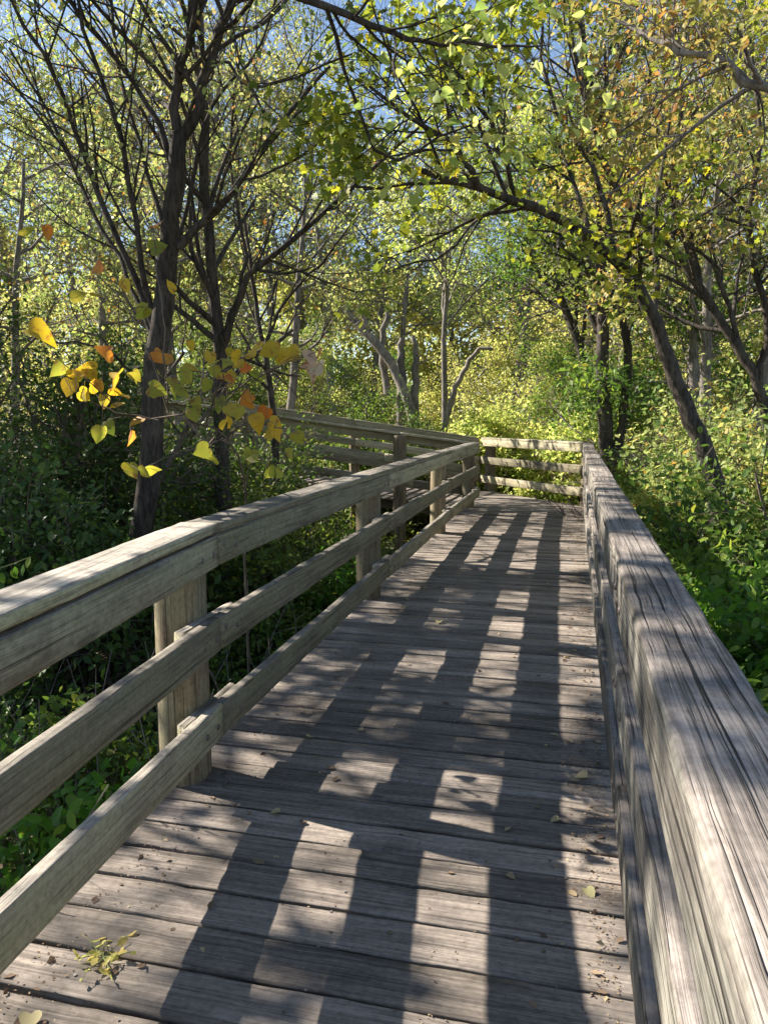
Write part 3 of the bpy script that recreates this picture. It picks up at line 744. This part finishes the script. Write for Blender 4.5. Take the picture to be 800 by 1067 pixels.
def t_top():
    pl = Plant(24); y = 4.6
    sp = [(4, (0.4, 0.9), 0.6, 0.14, 0.0), (3, (0.4, 1.0), 0.6, 0.16, 0.0), (0, 0, 0, 0.16, -0.06)]
    limb(pl, [(-900, 900, 4.0), (-800, 200, 4.0), (-500, -150, 4.1), (-100, -120, 4.3), (200, -40, y), (330, 5, y), (400, 28, y), (450, 44, y), (520, 48, y), (570, 47, y)], .045, .004, 26, 7, .010, 14, 0.6, sp, .55)
    limb(pl, [(340, 8, y), (360, 80, y + .3), (400, 165, y + .5), (450, 148, y + .6), (490, 130, y + .7), (530, 112, y + .8)], .014, .005, 12, 5, .012, 6, 0.45, sp, .3)
    b = at(-900, 900, 4.0); b[2] = -1.1
    pl.add(curve([b, at(-900, 900, 4.0)], 6), np.full(6, .11), 8)
    finish(pl, b, 'redbud_tree', 'thin dark bough crossing the top of the view with a few yellow leaves', 'tree', BARK, 'yellow', 1, .06, 'heart', .05, keep=.05)
t_top()

# shade trees added left of the view; their thin crowns dapple the boards
def side_tree(seed, x, y, H, rad, lm, per, label):
    pl = Plant(seed); r = pl.r; z0 = float(gz(x, y))
    P = walk(r, (x, y, z0 - .1), (0, 0, 1), H, 14, .05, .1)
    pl.add(P, np.linspace(.13, .03, 14), 10)
    sp = [(6, (0.4, 1.0), 0.55, 0.12, 0.05), (6, (0.4, 1.1), 0.6, 0.15, 0.0), (0, 0, 0, 0.15, -0.02)]
    for i in range(18):
        f = .3 + .7 * (i + r.random()) / 18; k = min(int(f * 13), 12); q = P[k]
        a = i * 2.4 + r.normal(0, .4)
        grow(pl, q, np.array([math.cos(a), math.sin(a), r.uniform(.1, .8)]), rad * (1.2 - .6 * f) * r.uniform(.75, 1.15), .035, 0, sp)
    def kf(P): return ~((P[:, 0] > -.80 * P[:, 1] - 1.2) & (P[:, 2] < 3.2))
    finish(pl, (x, y, z0), 'shade_tree', label, 'tree', BARK, lm, per, .115, 'fold', .14, keepfn=kf, keep=.10)
side_tree(401, -8.0, 4.3, 8.5, 3.0, 'green', 36, 'added shade tree left of the nearest railing, its leaves just entering at the upper left corner')
side_tree(402, -11.0, 8.8, 9.5, 3.2, 'olive', 32, 'added shade tree behind the dark bush, its olive crown at the upper left edge')
side_tree(403, -16.0, 12.5, 6.5, 2.6, 'green', 10, 'added shade tree farther back, beyond the left edge behind the dark bush')

# ------------------------------------------------------------------ mid trunks
def simple_tree(seed, name, label, paths, wood, lm, per, size, kids=10, klen=1.4, up=0.05, spread=.12, f0=.35, shape='fold', cat='tree', group=None, keep=None):
    pl = Plant(seed)
    sp = [(5, (0.4, 1.0), 0.6, 0.12, up), (4, (0.4, 1.0), 0.6, 0.14, 0.0), (0, 0, 0, 0.14, 0.0)]
    for (px, r0, r1) in paths:
        limb(pl, px, r0, r1, 20, 10 if r0 > .06 else 7, .012, kids, klen, sp, f0)
    p = paths[0][0][0]; b = at(*p); b[2] = float(gz(b[0], b[1])) - 0.05
    q = at(*p)
    if q[2] > b[2] + 0.1: pl.add(curve([b, q], 5), np.full(5, paths[0][1] * 1.05), 10)
    return finish(pl, b, name, label, cat, wood, lm, per, size, shape, spread, group=group, keep=keep)
y = 14.0
simple_tree(31, 'twin_trunk_tree', 'straight dark twin-trunked tree just beyond the right end of the walk',
    [([(634, 500, y), (630, 440, y), (628, 370, y), (627, 290, y), (622, 200, y), (610, 90, y), (600, -40, y)], .14, .05),
     ([(640, 480, y), (650, 430, y), (654, 370, y), (648, 290, y), (665, 190, y), (680, 60, y)], .09, .03)], BARK, 'green', 12, .09, 12, 1.7)
y = 17.0
simple_tree(32, 'leaning_tree', 'tree with thin stems slanting left in front of the bright wood, right of centre',
    [([(640, 480, y), (620, 420, y), (600, 350, y), (575, 290, y), (560, 230, y), (520, 120, y)], .12, .04),
     ([(625, 440, y), (625, 350, y), (600, 290, y), (590, 210, y)], .06, .03)], BARK, 'green', 12, .09, 12, 1.7)
y = 20.0
simple_tree(33, 'slim_tree', 'slim straight tree standing alone in the yellow-green gap at the centre',
    [([(463, 450, y), (463, 400, y), (462, 350, y), (465, 295, y), (455, 240, y), (470, 150, y), (460, 20, y)], .085, .03)], BARK2, 'yellow', 14, .10, 22, 2.0)

def dead(name, label, paths, mat=BARKD):
    pl = Plant(40 + len(label))
    for (px, r0, r1) in paths: limb(pl, px, r0, r1, 16, 10, .02)
    b = at(*paths[0][0][0]); b[2] = float(gz(b[0], b[1])) - 0.05
    root = empty(name, b, label, 'dead tree')
    pl.tubes(b, 'trunk', mat, root)
    return root
y = 18.0
dead('snapped_tree', 'pale grey dead trunk leaning left, snapped off high', [([(440, 470, y), (424, 415, y), (407, 380, y), (386, 352, y), (364, 330, y), (345, 308, y - .3)], .13, .08), ([(385, 345, y), (375, 325, y), (372, 318, y)], .07, .03)])
dead('tree_stump', 'tall dark broken double stump beside the grey leaning trunk', [([(418, 455, y + .3), (418, 400, y + .3), (417, 372, y + .3), (419, 352, y + .3)], .14, .07), ([(432, 455, y + .3), (432, 400, y + .3), (434, 370, y + .3), (430, 350, y + .3)], .12, .05), ([(404, 410, y + .2), (398, 370, y + .2), (403, 330, y + .2), (407, 318, y + .2)], .10, .05)], BARK2)
dead('broken_branch', 'bent broken branch with a pale tip poking up at the centre of the wood', [([(462, 450, y), (472, 412, y), (482, 388, y), (493, 372, y), (500, 364, y), (513, 364, y)], .075, .035)])

# ------------------------------------------------------------------ bushes
def bush(seed, name, label, c, rx, ry, h, lm, per, size, stems=14, shape='fold', group=None, spread=.10, z0=None, wood=None, droop=.3, cat='shrub', keep=None, clear=1.7, lean=0.5):
    pl = Plant(seed); r = pl.r
    lr = min(.55, max(rx, ry) * 1.1 / h)
    sp = [(7 if h < 2.5 else 14, (0.4, 1.0), lr, 0.15 if h < 2.5 else .09, 0.03), (5, (0.4, 1.1), 0.6, 0.18, -0.02), (0, 0, 0, 0.18, -0.05)]
    c = np.array([c[0], c[1], 0.0]); c[2] = float(gz(c[0], c[1])) if z0 is None else z0
    for i in range(stems):
        a = r.uniform(0, 2 * math.pi); q = math.sqrt(r.random())
        off = np.array([math.cos(a) * rx * q, math.sin(a) * ry * q, 0])
        b = c + off * 0.75; b[2] = float(gz(b[0], b[1])) - .03
        d = np.array([off[0] * lean / max(rx, .3), off[1] * lean / max(ry, .3), 1.0]) + r.normal(0, .18, 3)
        grow(pl, b, d, h * (1 - 0.45 * q) * r.uniform(.75, 1.1), 0.012 + 0.006 * h, 0, sp)
    def cl(P): return ((P[:, 0] - c[0]) / (rx * 1.9 + .2)) ** 2 + ((P[:, 1] - c[1]) / (ry * 1.9 + .2)) ** 2 < 1
    return finish(pl, c, name, label, cat, wood or TWIG, lm, int(per * 1.8), size, shape, spread, droop, group, True, 'foliage', 'stems', cl, clear=clear, keep=keep)

def gx(px, y): return float(at(px, 433, y)[0])
# left bank
bush(51, 'privet_bush', 'tall dark-leaved evergreen bush at the left edge of the view', (gx(25, 7.5), 7.5), 1.1, 1.1, 4.4, 'dark', 9, .075, 26)
bush(52, 'honeysuckle_bush', 'low dark green thicket left of the multi-stemmed tree', (gx(40, 5.6), 5.6), 1.0, .9, 1.9, 'dark', 9, .08, 26, 'oval')
bush(53, 'honeysuckle_bush', 'dark green thicket at the foot of the multi-stemmed tree', (gx(170, 6.6), 6.6), 1.0, .9, 1.7, 'green', 7, .075, 22, 'oval')
bush(54, 'honeysuckle_bush', 'leafy bush between the crooked tree and the near railing', (gx(250, 7.8), 7.8), .9, 1.0, 2.3, 'green', 7, .07, 20, 'oval')
bush(55, 'honeysuckle_bush', 'small low bush hugging the outside of the near railing', (gx(325, 8.8), 8.8), .6, .8, 1.5, 'green', 7, .06, 16, 'oval')
bush(56, 'leafy_shrub', 'low sunlit shrub seen under the rails at the bottom left', (-2.05, 2.2), .5, .9, 1.35, 'bright', 8, .065, 16, 'oval', clear=1.3)
bush(57, 'leafy_shrub', 'twiggy green shrub below the middle rail left of the first post', (-2.7, 3.6), .6, .8, .85, 'green', 5, .065, 14, 'oval')
bush(58, 'leafy_shrub', 'sparse shrub under the railing between the first and second posts', (-2.6, 6.2), .6, 1.5, .8, 'green', 5, .06, 18, 'oval')
bush(59, 'vine_shoot', 'upright bright green shoots standing above the railing before the ramp', (gx(318, 7.2), 7.2), .25, .35, 1.75, 'bright', 9, .075, 7, 'oval', lean=.25)
# right bank
bush(77, 'leafy_shrub', 'small green shrub in front of the grey snapped trunk', (gx(415, 16.8), 16.8), 1.1, .6, 3.3, 'green', 10, .075, 22)
bush(61, 'grape_tangle', 'bright leafy bush pressing against the outside of the right railing', (1.35, 5.0), .75, 1.3, 1.6, 'bright', 9, .088, 26, 'oval')
bush(62, 'grape_tangle', 'broad green tangle of drooping leaves below the arching trunk', (1.75, 7.0), .9, 1.0, 1.95, 'green', 8, .088, 30, 'oval')
bush(63, 'grape_tangle', 'low leafy plant at the bottom right beside the grooved beam', (0.98, 2.9), .45, .9, 1.3, 'green', 9, .075, 18, 'oval', clear=1.3)
bush(64, 'leafy_shrub', 'airy bush around the foot of the twin-trunked tree', (gx(660, 11.5), 11.5), .8, 1.2, 1.9, 'green', 7, .08, 20)
bush(65, 'leafy_shrub', 'tall leafy bush at the right edge under the leaning tree', (gx(770, 11), 11.0), 1.2, 1.4, 2.8, 'olive', 9, .09, 28)
# behind the corner
bush(71, 'spicebush', 'yellow-green bush behind the sunlit corner railing', (gx(560, 17.5), 17.5), 1.6, 1.3, 2.6, 'yellow', 12, .10, 30)
bush(72, 'spicebush', 'bright layered bush behind the left end of the corner railing', (gx(500, 18.5), 18.5), 1.4, 1.3, 2.2, 'yellow', 12, .10, 26)
bush(73, 'spicebush', 'green bush behind the ramp railing beneath the stump', (gx(420, 17), 17), 1.6, 1.0, 1.6, 'green', 10, .08, 26)
bush(74, 'spicebush', 'green bush behind the middle of the ramp railing', (gx(350, 16.5), 16.5), 1.6, 1.0, 1.7, 'green', 10, .08, 26)
bush(75, 'spicebush', 'olive bush behind the left end of the ramp railing', (gx(270, 16.5), 16.5), 1.6, 1.2, 2.0, 'olive', 9, .08, 26)
bush(76, 'leafy_shrub', 'bushy growth on the slope between the ramp and the crooked tree', (gx(215, 10.0), 10.0), 1.3, 1.0, 2.4, 'green', 9, .075, 26)

# ------------------------------------------------------------------ background trees: a few kinds, copied
def kind(seed, H, rad, lm, per, size, limbs=14, f0=.3, wood=BARK2, spread=.16):
    pl = Plant(seed); r = pl.r
    P = walk(r, (0, 0, -0.2), (0, 0, 1), H * .85, 12, .07, .12)
    pl.add(P, np.linspace(.02 * H * .7, .03, 12), 9)
    sp = [(7, (0.4, 1.1), 0.55, 0.12, 0.05), (7, (0.4, 1.2), 0.6, 0.15, 0.0), (0, 0, 0, 0.15, -0.02)]
    for i in range(limbs):
        f = f0 + (1 - f0) * (i + r.random()) / limbs
        k = min(int(f * 11), 10); q = P[k] + (P[k + 1] - P[k]) * (f * 11 - k)
        a = i * 2.4 + r.normal(0, .4)
        d = np.array([math.cos(a), math.sin(a), r.uniform(.15, .9)])
        grow(pl, q, d, rad * (1.15 - .6 * abs(f - .45)) * r.uniform(.75, 1.15), .035, 0, sp)
    root = empty('far_tree', (0, 0, 0))
    pl.tubes(np.zeros(3), 'trunk', wood, root)
    Pp, D, Nn, sz, rnd = twig_leaves(pl, per, size, spread, .25, 1.1)
    leaves('crown', Pp, D, Nn, sz, rnd, 'fold', LM[lm], root, np.zeros(3), .1, r)
    return root
KINDS = {
 'pole': kind(207, 9, 1.5, 'olive', 5, .10, 9, .45),
 'yellow': kind(201, 13, 4.0, 'yellow', 9, .12), 'olive': kind(202, 14, 4.2, 'olive', 8, .115), 'green': kind(203, 12, 3.8, 'green', 8, .12),
 'autumn': kind(204, 14, 4.0, 'autumn', 7, .11), 'low': kind(205, 5.0, 2.4, 'yellow', 13, .11, 14, .05), 'lowgreen': kind(206, 4.6, 2.4, 'green', 15, .11, 14, .08),
}
DESC = {'pole': '','yellow': 'yellow-green leaved tree', 'olive': 'olive leaved tree', 'green': 'green leaved tree', 'autumn': 'tree with thinning tan and orange leaves', 'low': 'low yellow-green understory tree', 'lowgreen': 'low green understory tree'}
used = set()
def place(kd, px, y, scale, rz, label):
    src = KINDS[kd]; x = gx(px, y); z = float(gz(x, y))
    if kd not in used: o = src; used.add(kd)
    else:
        o = src.copy(); COL.objects.link(o)
        for c in src.children:
            d = c.copy(); COL.objects.link(d); d.parent = o
    o.location = (x, y, z - .05); o.rotation_euler = (0, 0, rz); o.scale = (scale,) * 3
    o.name = 'woodland_tree'
    tag(o, label, 'tree', 'trees of the surrounding wood')
FT = [
 # kind, px, y, scale, label
 ('low', 485, 24, .8, 'low yellow-green tree right of the broken stump'),
 ('low', 545, 22, .75, 'low yellow-green tree directly above the sunlit corner railing'),
 ('lowgreen', 600, 20, .8, 'low green tree left of the twin-trunked tree'),
 ('lowgreen', 395, 26, .85, 'low green tree behind the grey leaning trunk'),
 ('low', 330, 25, .8, 'low yellow-green tree left of the grey leaning trunk'),
 ('lowgreen', 265, 21, .9, 'low green tree behind the crooked tree'),
 ('lowgreen', 160, 18, .9, 'low green tree left of the multi-stemmed trunk'),
 ('low', 70, 20, 1.0, 'low yellow-green tree behind the dark bush at the left edge'),
 ('low', 205, 24, 1.0, 'low yellow-green tree seen low between the two dark trunks'),
 ('lowgreen', 700, 16, 1.0, 'low green tree behind the arching trunk'),
 ('low', 780, 17, 1.0, 'low yellow-green tree at the right edge behind the leaning tree'),
 ('low', 645, 25, 1.2, 'yellow-green understory tree seen between the twin trunks and the arching trunk'),
 ('yellow', 425, 33, 1.05, 'tall yellow-green tree filling the view above the stump'),
 ('yellow', 530, 30, 1.0, 'tall yellow-green tree above the sunlit corner railing'),
 ('green', 600, 27, 1.05, 'tall green tree behind the twin-trunked tree'),
 ('olive', 670, 24, 1.0, 'tall olive tree right of the twin-trunked tree'),
 ('olive', 350, 34, 1.15, 'tall olive tree left of centre above the ramp'),
 ('autumn', 290, 36, 1.4, 'tall thin-leaved tree above the left end of the ramp'),
 ('olive', 225, 36, 1.5, 'tall olive tree behind the multi-stemmed tree'),
 ('yellow', 150, 35, 1.5, 'tall yellow-green tree seen between the fanning limbs'),
 ('autumn', 85, 33, 1.4, 'tall thin-leaved tree at the upper left'),
 ('olive', 15, 32, 1.4, 'tall olive tree at the upper left edge'),
 ('autumn', 730, 20, 1.05, 'tall orange-tinged tree at the upper right'),
 ('autumn', 635, 21, .95, 'orange-tinged tree above the arching trunk'),
 ('olive', 795, 24, 1.15, 'tall olive tree at the upper right edge'),
 ('green', 470, 42, 1.35, 'distant green tree beyond the slim tree at the centre'),
 ('olive', 560, 40, 1.35, 'distant olive tree right of the centre gap'),
 ('yellow', 385, 42, 1.4, 'distant yellow-green tree left of the centre gap'),
 ('green', 255, 42, 1.5, 'distant green tree behind the crooked tree'),
 ('yellow', 690, 36, 1.35, 'distant yellow-green tree seen through the right branches'),
 ('green', 60, 41, 1.6, 'distant green tree seen through the left branches'),
 ('yellow', 180, 43, 1.6, 'distant yellow-green tree behind the fanning limbs'),
 ('olive', 310, 46, 1.7, 'distant tall olive tree left of the gap of sky'),
 ('green', 780, 38, 1.35, 'distant green tree at the right edge'),
 ('yellow', 620, 44, 1.6, 'distant yellow-green tree above the twin trunks'),
 ('olive', 40, 36, 1.8, 'tall olive tree filling the upper left corner'),
 ('yellow', 110, 38, 1.8, 'tall yellow-green tree behind the leftmost limbs'),
 ('olive', 195, 37, 1.8, 'tall olive tree straight behind the main trunk'),
 ('yellow', 270, 39, 1.8, 'tall yellow-green tree right of the crooked tree'),
 ('yellow', -15, 31, 1.5, 'tall yellow-green tree half cut by the left edge'),
 ('autumn', -40, 36, 1.5, 'distant thin-leaved tree cut by the left edge'),
]
for i, (kd, px, yy, s, lb) in enumerate(FT):
    place(kd, px, yy, s, i * 1.37, lb)

for i, (px, yy, s_, lb) in enumerate([
 (22, 12, .9, 'thin bare sapling at the left edge behind the dark bush'), (100, 14, 1.0, 'thin bare sapling left of the multi-stemmed tree'),
 (192, 13, 1.0, 'thin bare sapling just right of the multi-stemmed trunk'), (305, 15, 1.0, 'thin bare sapling beyond the left part of the ramp'),
  (712, 14, 1.1, 'thin bare sapling right behind the arching trunk'),
 (748, 13, 1.0, 'thin bare sapling between the arching and leaning trunks'), (785, 15, 1.1, 'thin bare sapling at the right edge')]):
    place('pole', px, yy, s_, i * 2.1, lb)

# the wood beyond, one mass
def wood_mass():
    r = np.random.default_rng(91)
    C = []
    for i in range(420):
        a = r.uniform(-math.radians(62), math.radians(40)); d = r.uniform(44, 75)
        x = math.sin(a) * d; yy = math.cos(a) * d
        hh = r.uniform(0.5, 10 + (d - 44) * .12)
        C.append((x, yy, hh, r.uniform(1.6, 3.2), r.random()))
    C = np.array(C)
    n = 420; P = []; rn = []
    for x, yy, hh, rr, q in C:
        u = unit(r.normal(0, 1, (n, 3))) * (rr * r.random((n, 1)) ** .4); u[:, 2] *= .8
        P.append(u + [x, yy, hh]); rn.append(np.clip(q * .6 + r.random(n) * .4, 0, 1))
    P = np.concatenate(P); rn = np.concatenate(rn)
    D = r.normal(0, 1, (len(P), 3)); Nn = np.array([0, 0, 1]) + r.normal(0, .6, (len(P), 3))
    sz = r.uniform(.25, .5, len(P))
    o = leaves('far_wood_foliage', P, D, Nn, sz, rn, 'fold', LM['yellow'], None, np.zeros(3))
    tag(o, 'far yellow-green foliage of the wood seen through the trees', kind='stuff')
wood_mass()

# ------------------------------------------------------------------ ground cover
def litter():
    r = np.random.default_rng(95)
    n = 26000
    x = np.concatenate([r.uniform(-9, 3.5, n // 2), r.uniform(-5, 2.5, n // 2)]); yy = np.concatenate([r.uniform(0.5, 20, n // 2), r.uniform(0.5, 12, n // 2)])
    P = np.stack([x, yy, gz(x, yy) + .01], 1)
    D = r.normal(0, 1, (n, 3)) * [1, 1, .25]; Nn = np.array([0, 0, 1]) + r.normal(0, .3, (n, 3))
    o = leaves('leaf_litter', P, D, Nn, r.uniform(.04, .09, n), r.random(n) ** 1.3, 'fold', LM['litter'], None, np.zeros(3))
    tag(o, 'dry brown leaf litter covering the forest floor', kind='stuff')
    # low green ground cover
    m = 30000
    x = r.uniform(-12, 6, m * 2); yy = r.uniform(1, 26, m * 2)
    nz_ = vnoise(np.stack([x, yy], 1), .7, 5)
    k = nz_ > .42; k &= ~((x > -1.9) & (x < .5) & (yy < 16))
    x = x[k][:m]; yy = yy[k][:m]; n = len(x)
    P = np.stack([x, yy, gz(x, yy) + r.uniform(.02, .4, n) * vnoise(np.stack([x, yy], 1), 1.9, 7) * 1.6], 1)
    D = r.normal(0, 1, (n, 3)); D[:, 2] = np.abs(D[:, 2]) * .5; Nn = np.array([0, 0, 1]) + r.normal(0, .5, (n, 3))
    o = leaves('ground_cover', P, D, Nn, r.uniform(.05, .10, n), r.random(n), 'oval', LM['green'], None, np.zeros(3))
    tag(o, 'low green leafy undergrowth on the forest floor', kind='stuff')
    # twigs on the ground and dead stems
    pl = Plant(96)
    for i in range(330):
        xx = pl.r.choice([pl.r.uniform(-5, -1.75), pl.r.uniform(.5, 1.6)], p=[.75, .25]); y2 = pl.r.uniform(1.6, 9)
        b = np.array([xx, y2, float(gz(xx, y2))]); P = walk(pl.r, b, (pl.r.normal(0, .3), pl.r.normal(0, .3), 1), pl.r.uniform(.5, 1.5), 6, .13, .03)
        if xx > 0 : P = b + (P - b) * .8
        pl.add(P, np.linspace(.006, .002, 6), 4)
        for k in (2, 3, 4): 
            Q = walk(pl.r, P[k], side_dir(pl.r, unit(P[k] - P[k - 1]), .8), pl.r.uniform(.1, .4), 4, .15, 0); pl.add(Q, np.linspace(.003, .001, 4), 3)
    for i in range(700):
        xx, y2 = pl.r.uniform(-7, 2.5), pl.r.uniform(1.2, 14)
        if -1.8 < xx < .45: continue
        b = np.array([xx, y2, float(gz(xx, y2)) + .02]); d = pl.r.normal(0, 1, 3); d[2] = abs(d[2]) * pl.r.choice([.2, 1.2])
        P = walk(pl.r, b, d, pl.r.uniform(.3, 1.1), 5, .18, 0); pl.add(P, np.linspace(.006, .002, 5), 4)
    tag(pl.tubes(np.zeros(3), 'twig_scatter', BARK2, None), 'dead twigs and thin stems littering the forest floor', kind='stuff')
litter()

# ------------------------------------------------------------------ foreground redbud sapling with big autumn leaves
def redbud():
    pl = Plant(301); r = pl.r; y = 3.3
    limb(pl, [(262, 900, 4.7), (260, 760, 4.7), (258, 620, 4.6), (256, 515, 4.4), (242, 462, 4.0), (208, 440, 3.6), (175, 420, y)], .011, .004, 14, 6, .006)
    B = [
     [(225, 450, 3.8), (240, 430, 3.6), (262, 400, y), (300, 378, y - .2), (330, 366, y - .2)],
     [(190, 432, y), (140, 435, y), (95, 400, y - .2), (45, 362, y - .3)],
     [(176, 430, y), (160, 380, y), (128, 315, y), (100, 285, y), (40, 240, y)],
     [(175, 420, y), (172, 360, y), (168, 310, y), (160, 240, y + .1)],
     [(215, 444, 3.7), (230, 400, y - .1), (245, 375, y - .1)],
     [(240, 458, 3.95), (255, 442, 3.7), (290, 445, y - .1), (312, 452, y - .1)],
     [(225, 450, 3.8), (190, 470, 3.6), (145, 490, y)],
     [(256, 515, 4.4), (258, 490, 4.2), (268, 478, 4.0), (282, 488, y)],
     [(165, 438, y), (110, 425, y - .1), (75, 408, y - .2)],
    ]
    tips = []
    for b in B:
        P = limb(pl, b, .0045, .0015, 12, 4, .004); tips.append(P)
    allp = np.concatenate(tips)
    LV = [(31,241,.3),(48,243,.75),(159,235,.7),(168,235,.95),(165,258,.05),(103,280,.88),(78,309,.3),(99,308,.8),(132,298,.5),(177,299,.68),(149,326,.28),(110,366,.72),(165,372,.74),(62,385,.3),(80,392,.5),(89,412,.5),(109,418,.36),(72,404,.52),(128,414,.78),(142,392,.34),(163,406,.2),(198,390,.22),(142,439,.72),(113,445,.08),(219,373,.78),(239,373,.25),(260,368,.7),(285,365,.76),(297,373,.48),(216,402,.22),(237,394,.8),(231,419,.1),(243,402,.82),(266,392,.1),(258,423,.74),(268,439,.76),(289,443,.82),(311,456,.28),(235,443,.74),(153,491,.25),(138,491,.3),(210,470,.25),(324,371,.98),(326,388,.98),(320,380,.97),(260,476,.2),(280,491,.22),(190,408,.2),(205,420,.25),(225,388,.3),(250,380,.45),(92,384,.5),(100,402,.5),(118,400,.6),(180,398,.3),(275,432,.8),(282,452,.78),(248,430,.3)]
    LV = [(a, b, (r.uniform(.42, .6) if .66 < q < .9 and r.random() < .5 else q)) for (a, b, q) in LV]
    P, D, Nn, S, Q = [], [], [], [], []
    def leaf(p, d, nn, s, q): P.append(p); D.append(d); Nn.append(nn); S.append(s); Q.append(q)
    LV = LV + [(a + r.normal(0, 9), b + r.normal(0, 7), min(1, max(0, q + r.normal(0, .08)))) for (a, b, q) in LV[10:]]
    for (a, b, q) in LV:
        a0 = at(a + r.normal(0, 1.5), b + r.normal(0, 1.5), y)
        k = np.argmin(np.linalg.norm(allp - a0, axis=1)); br = allp[k]
        dy = r.uniform(-.15, .15); c = at(a, b, br[1] + dy)
        s = r.uniform(.055, .085)
        d = unit(r.normal(0, .75, 3) + np.array([0, 0, -.7]))
        nn = unit(-FW * r.uniform(.3, 1) * r.choice([1, 1, -1]) + r.normal(0, .75, 3) + [0, 0, .3])
        st = c - d * s * .45
        leaf(st, d, nn, s, q)
        pl.add(curve([br, (br + st) / 2 + [0, 0, .01], st], 4), np.full(4, .0013), 3)
    leaf(at(30, 343, y - .3), unit(RT * 1 - UP * .25), unit(-FW + UP * .8 + RT * .3), .12, .5)
    base = at(262, 900, 4.7); base[2] = float(gz(base[0], base[1]))
    pl.add(curve([base, at(262, 900, 4.7)], 5), np.full(5, .013), 6)
    root = empty('redbud_sapling', base, 'thin sapling hung with big heart-shaped yellow and orange leaves above the near railing', 'sapling')
    pl.tubes(base, 'stems', TWIG, root)
    leaves('foliage', np.array(P), np.array(D), np.array(Nn), np.array(S), np.array(Q), 'heart', LM['redbud'], root, base, .35, r)
redbud()

def sprigs():
    # sprig entering at the left edge
    pl = Plant(311); r = pl.r; y = 2.6
    b0 = at(-90, 640, y)
    base = np.array([b0[0], b0[1], float(gz(b0[0], b0[1]))])
    pl.add(curve([base, b0 * .5 + base * .5 + [.03, 0, 0], b0, at(-40, 606, y), at(0, 592, y), at(33, 580, y)], 16, .003, r), np.linspace(.006, .0015, 16), 4)
    P, D, S = [], [], []
    for (a, c) in [(2, 596), (12, 594), (16, 590), (25, 588), (32, 580), (-12, 600), (-25, 604), (-40, 610)]:
        P.append(at(a, c, y)); D.append([r.normal(0, .3), r.normal(0, .3), -1]); S.append(.05)
    n = len(P)
    root = empty('leafy_sprig', base, 'thin sprig with small bright leaves poking in at the left edge', 'plant')
    pl.tubes(base, 'stem', STEMG, root)
    leaves('foliage', np.array(P), np.array(D), -FW + r.normal(0, .3, (n, 3)), np.array(S), r.random(n), 'oval', LM['bright'], root, base, .1, r)
    # wilted plant lying on the deck
    pl = Plant(312); r = pl.r
    def dz(px, py):
        d = FW + RT * (px - 400) / 800 - UP * (py - 533.5) / 800; return CAM + d * (-1.492 / d[2])
    c = dz(108, 1000)
    P, D, S, Q = [], [], [], []
    for i in range(9):
        a = r.uniform(0, 6.28)
        Pp = walk(r, c + [0, 0, .006], (math.cos(a), math.sin(a), .35), r.uniform(.05, .13), 5, .12, -.12); Pp[:, 2] = np.maximum(Pp[:, 2], .006)
        pl.add(Pp, np.linspace(.002, .001, 5), 4)
        for k in range(4):
            P.append(Pp[1 + k]); D.append([*r.normal(0, 1, 2), r.uniform(-.1, .35)]); S.append(r.uniform(.018, .042)); Q.append(r.uniform(.4, 1))
    n = len(P)
    root = empty('wilted_weed', c, 'small wilted weed with pale green leaves lying on the planks at the lower left', 'plant')
    pl.tubes(c, 'stem', STEMG, root)
    leaves('foliage', np.array(P), np.array(D), np.array([0, 0, 1]) + r.normal(0, .3, (n, 3)), np.array(S), np.array(Q), 'oval', LM['yellow'], root, c, .5, r)
sprigs()

# fallen leaves on the deck
def fallen():
    r = np.random.default_rng(401)
    protos = []
    V0, F = SH['oval']; lo = np.concatenate([np.array(f) for f in F]); co = [len(f) for f in F]
    V1, F1 = SH['heart']; lo1 = np.concatenate([np.array(f) for f in F1]); co1 = [len(f) for f in F1]
    for k in range(6):
        Vb, l_, c_ = (V0, lo, co) if k % 3 else (V1, lo1, co1)
        V = Vb.copy() * [1, 1.1, 1]; V[:, 2] += .25 * (V[:, 0] - .5) ** 2 + r.uniform(-.2, .35) * V[:, 1] ** 2 * 2; V[:, 2] -= V[:, 2].min(); V[:, 0] -= .5
        me = mesh_obj('fallen_leaf', V * .05, l_, c_, LM['litter'], None, {'rnd': np.full(len(V), [.9, .6, .4, 1.0, .75, .2][k])})
        protos.append(me)
    spots = []
    for i in range(120):
        yy = 1.4 + 11 * r.random() ** 1.3
        x = r.choice([r.uniform(-1.3, .1), r.uniform(-1.3, -.9), r.uniform(-.05, .12)], p=[.45, .3, .25])
        spots.append((x, yy))
    for i, (x, yy) in enumerate(spots):
        o = protos[i % 6] if i < 6 else protos[i % 6].copy()
        if i >= 6: COL.objects.link(o)
        o.location = (x, yy, .004); o.rotation_euler = (r.normal(0, .12), r.normal(0, .12), r.uniform(0, 6.28)); s = r.uniform(.35, 1.0); o.scale = (s, s, s)
        tag(o, 'small dry curled leaf fallen on the boardwalk planks', 'leaf', 'fallen leaves on the deck')
    # crumbs of bark and dust along the edges
    n = 8000
    x = np.where(r.random(n) < .5, .17 - np.abs(r.normal(0, .07, n)), np.where(r.random(n) < .45, -1.42 + np.abs(r.normal(0, .10, n)), r.uniform(-1.4, .15, n))); yy = 1 + 11.5 * r.random(n) ** 1.2
    P = np.stack([x, yy, np.full(n, .004)], 1); D = r.normal(0, 1, (n, 3)) * [1, 1, .2]
    o = leaves('deck_debris', P, D, np.array([0, 0, 1]) + r.normal(0, .4, (n, 3)), r.uniform(.005, .012, n) + (r.random(n) < .06) * r.uniform(.01, .03, n), r.random(n), 'fold', LM['litter'], None, np.zeros(3))
    tag(o, 'bark crumbs and dust scattered along the deck edges', kind='stuff')
fallen()
bpy.context.view_layer.update()
